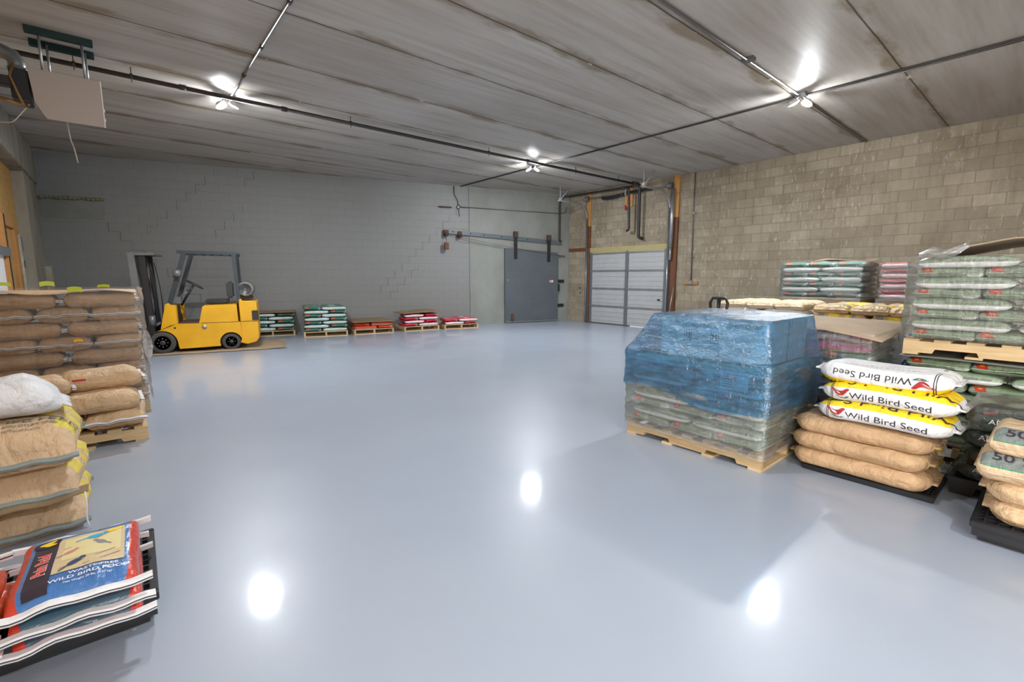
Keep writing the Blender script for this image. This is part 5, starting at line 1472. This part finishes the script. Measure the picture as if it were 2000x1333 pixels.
K['wild_top'] = Kind('feed_sack', 'kraft_wild', .78, .52, .24, 1, wl_parts, eshift=-.07, crown=.02, **kw_)
K['wild'] = Kind('feed_sack', 'kraft_wild', .78, .52, .205, 2, b_tape, eshift=-.055, crown=.01, **kw_)
put(K['wild'], (-.535, 4.02, .0), PI / 2 + .02, 'bottom wildlife feed sack of the near left pile', None, 0)
put(K['wild'], (-.535, 4.00, .205), PI / 2 - .02, 'middle wildlife feed sack of the near left pile', None, 1)
put(K['wild_top'], (-.545, 4.00, .412), PI / 2 + .01, 'top sack of the near left pile with WILDLIFE FEED lettering', None, 0)
mb = MB(); n = 12; vs = []
for i in range(n + 1):
    x = -.95 + .70 * i / n
    for (dy, dz) in ((0, 0), (.09, .012), (.09, .018), (0, .006)):
        vs.append((x, 3.55 + dy, .196 + .05 * i / n + .010 * math.sin(i * 1.2) + dz))
mb.add(vs, [(i * 4 + j, (i + 1) * 4 + j, (i + 1) * 4 + (j + 1) % 4, i * 4 + (j + 1) % 4) for i in range(n) for j in range(4)] + [(3, 2, 1, 0), tuple(n * 4 + j for j in range(4))])
mb.build('cardboard_strip', 'cardboard_brown', label='torn cardboard edge sticking out between the wildlife feed sacks', cat='cardboard')
pipe('loose_thread', [(-.265, 3.55, .26), (-.262, 3.53, .2), (-.27, 3.53, .1), (-.262, 3.54, .03)], .004, 'white_label', 'white thread hanging from the wildlife feed sack corner', 'thread')
K['white'] = Kind('woven_sack', 'white_sack', .58, .46, .19, 1, None, crease=.03, lump=.02, crown=.02, end=.8, pinch=.05, flap=.04, droop=.05, res=(24, 8, 14))
put(K['white'], (-.60, 4.02, .685), .10, 'white woven sack lying on the wildlife feed pile', None, 0)

# low plastic pallet with bird food bags
plastic_pallet((-.94, 2.40, 0), R(-1), 'low black plastic pallet under the blue and orange bird food bags', .95, .67, H=.15, tray=True)
def long_tape(b): return [('seam_tape', b.tape('seam_tape', 'tape', s_, .020, .045)) for s_ in (-1,)] + [('rear_seam_tape', b.tape('rear_seam_tape', 'tape_white', 1, .018, .05))]
def bf_parts(b):
    q = -PI / 2; x0 = 0
    P = 4 * ((b.W / 2) - b.T / 2) + 2 * PI * b.T / 2
    it = lambda m, x, a: ([(u * .86, v_) for u, v_ in m[0]], m[1], x, .25 - a / P, False, q)
    def rect(a0, a1, b0, b1, n=8, m=8): return it(quad2d(a0, a1, b0, b1, n, m), 0, 0)
    H = b.L / 2
    o = [('black_panel', b.print_mesh('black_panel', 'ink', [rect(-.165, -.085, -H + .02, H - .09, 4, 16)], .0030)),
         ('picture_panel', b.print_mesh('picture_panel', plain('picture_sand', (.60, .47, .28, 1), .5), [rect(-.083, .165, -.13, .17, 10, 12)], .0030)),
         ('picture_sky', b.print_mesh('picture_sky', plain('picture_pale_yellow', (.70, .60, .30, 1), .5), [rect(-.06, .15, -.04, .15, 10, 10)], .0040))]
    birds = []
    def bird(cx, cy, s_, a0, mat, nm):
        body = ell2d(cx, cy, .026 * s_, .013 * s_, a0=a0); head = ell2d(cx + .028 * s_ * math.cos(a0), cy + .028 * s_ * math.sin(a0) + .004, .010 * s_, .009 * s_)
        tail = ([(cx - .02 * s_ * math.cos(a0) + .004 * math.sin(a0), cy - .02 * s_ * math.sin(a0) + .004), (cx - .055 * s_ * math.cos(a0), cy - .055 * s_ * math.sin(a0) + .003), (cx - .055 * s_ * math.cos(a0), cy - .055 * s_ * math.sin(a0) - .006), (cx - .02 * s_ * math.cos(a0), cy - .02 * s_ * math.sin(a0) - .005)], [(0, 1, 2, 3)])
        o.append((nm, b.print_mesh(nm, mat, [it(k_, 0, 0) for k_ in (body, head, tail)], .0054)))
    bird(.075, .06, 1.0, 2.4, plain('bird_grey', (.22, .22, .28, 1), .5), 'printed_bird')
    bird(-.01, -.075, 1.2, .7, plain('bird_navy', (.03, .05, .12, 1), .5), 'printed_bird')
    bird(.05, .125, 1.3, .2, plain('bird_cyan', (.02, .38, .6, 1), .5), 'printed_bird')
    bird(.12, .145, 1.0, .25, 'ink_yellow', 'printed_bird')
    bird(-.035, .03, .9, .5, plain('bird_rose', (.6, .2, .2, 1), .5), 'printed_bird')
    brs = []
    for (x0_, y0_, x1_, y1_) in ((-.06, .07, .06, .105), (.06, .105, .15, .155), (-.06, -.10, .13, -.03), (.02, -.11, .15, -.07)):
        d = Vector((x1_ - x0_, y1_ - y0_)).normalized(); nn = Vector((-d.y, d.x)) * .0018
        brs.append(([(x0_ + nn.x, y0_ + nn.y), (x1_ + nn.x, y1_ + nn.y), (x1_ - nn.x, y1_ - nn.y), (x0_ - nn.x, y0_ - nn.y)], [(0, 1, 2, 3)]))
    o.append(('printed_branch', b.print_mesh('printed_branch', plain('branch_brown', (.22, .12, .08, 1), .6), [it(k_, 0, 0) for k_ in brs], .005)))
    t1 = text2d('WASTE-FREE', .026, 'CENTER', .012, 1.15); t2 = text2d('WILD BIRD FOOD', .028, 'CENTER', .012, 1.2); t3 = text2d('Net Weight 20 lbs. (9.07 kg)', .014, 'CENTER', .004)
    sh = lambda m, dx, dy: ([(x + dx, y + dy) for x, y in m[0]], m[1])
    o.append(('product_lettering', b.print_mesh('product_lettering', 'ink_white', [it(sh(t1, .06, -.155), 0, 0), it(sh(t2, .05, -.187), 0, 0), it(sh(t3, .045, -.213), 0, 0)], .0045)))
    nm = text2d('Pain Raid', .062, 'CENTER', .02, .62, 1.0)
    rotd = ([(-y * .95 - .123, x * 1.35 - .02) for x, y in nm[0]], nm[1])
    nmo = text2d('Pain Raid', .062, 'CENTER', .05, .62, 1.0)
    rotd2 = ([(-y * .95 - .123, x * 1.35 - .02) for x, y in nmo[0]], nmo[1])
    o.append(('name_outline', b.print_mesh('name_outline', 'ink_white', [it(rotd2, 0, 0)], .0045)))
    o.append(('name_lettering', b.print_mesh('name_lettering', plain('name_red', (.75, .06, .03, 1), .5), [it(rotd, 0, 0)], .0056)))
    o.append(('emblem', b.print_mesh('emblem', 'ink_yellow', [it(ell2d(-.125, H - .085, .032, .012, a0=.2), 0, 0), it(ell2d(-.12, H - .10, .03, .009, a0=-.3), 0, 0)], .0056)))
    o.append(('emblem_ground', b.print_mesh('emblem_ground', 'ink', [it(ell2d(-.125, H - .09, .05, .032), 0, 0)], .0045)))
    bar = []
    for i in range(9): bar.append(it(quad2d(.065 + i * .006, .068 + i * .006 + (.001 if i % 2 else 0), H - .045, H - .025, 1, 1), 0, 0))
    o.append(('barcode_ground', b.print_mesh('barcode_ground', 'white_label', [rect(.055, .125, H - .05, H - .02, 3, 2)], .0026)))
    o.append(('barcode', b.print_mesh('barcode', 'ink', bar, .0034)))
    return long_tape(b) + o
bfk = dict(crease=.010, lump=.008, crown=.008, end=1.1, tmin=.004, flap=.02, res=(26, 6, 14))
K['food'] = Kind('bird_food_bag', 'bird_food', .56, .37, .072, 1, bf_parts, **bfk)
K['food_back'] = Kind('bird_food_bag', 'bird_food_back', .56, .37, .072, 2, long_tape, **bfk)
put(K['food_back'], (-.225, 2.50, .152), PI / 2 - .01, 'lowest blue-backed bird food bag on the black plastic pallet', None, 0)
put(K['food_back'], (-.23, 2.47, .226), PI / 2 + .01, 'middle blue-backed bird food bag on the black plastic pallet', None, 1)
put(K['food'], (-.225, 2.475, .30), PI / 2 - .02, 'top blue bird food bag with bird picture and red side edges', None, 0)
def or_tape(b): return [('seam_tape', b.tape('seam_tape', 'tape', s_, .020, .045)) for s_ in (-1, 1)]
K['or_near'] = Kind('bird_food_bag', 'orange_near', .54, .40, .075, 3, or_tape, **bfk)
for i in range(3):
    put(K['or_near'], (-.655 - .01 * i, 2.52 - .03 * i, .152 + .077 * i), PI / 2 + .05 * (i - 1), ('lowest', 'middle', 'top')[i] + ' orange bag at the left edge beside the blue bird food bags', None, i)
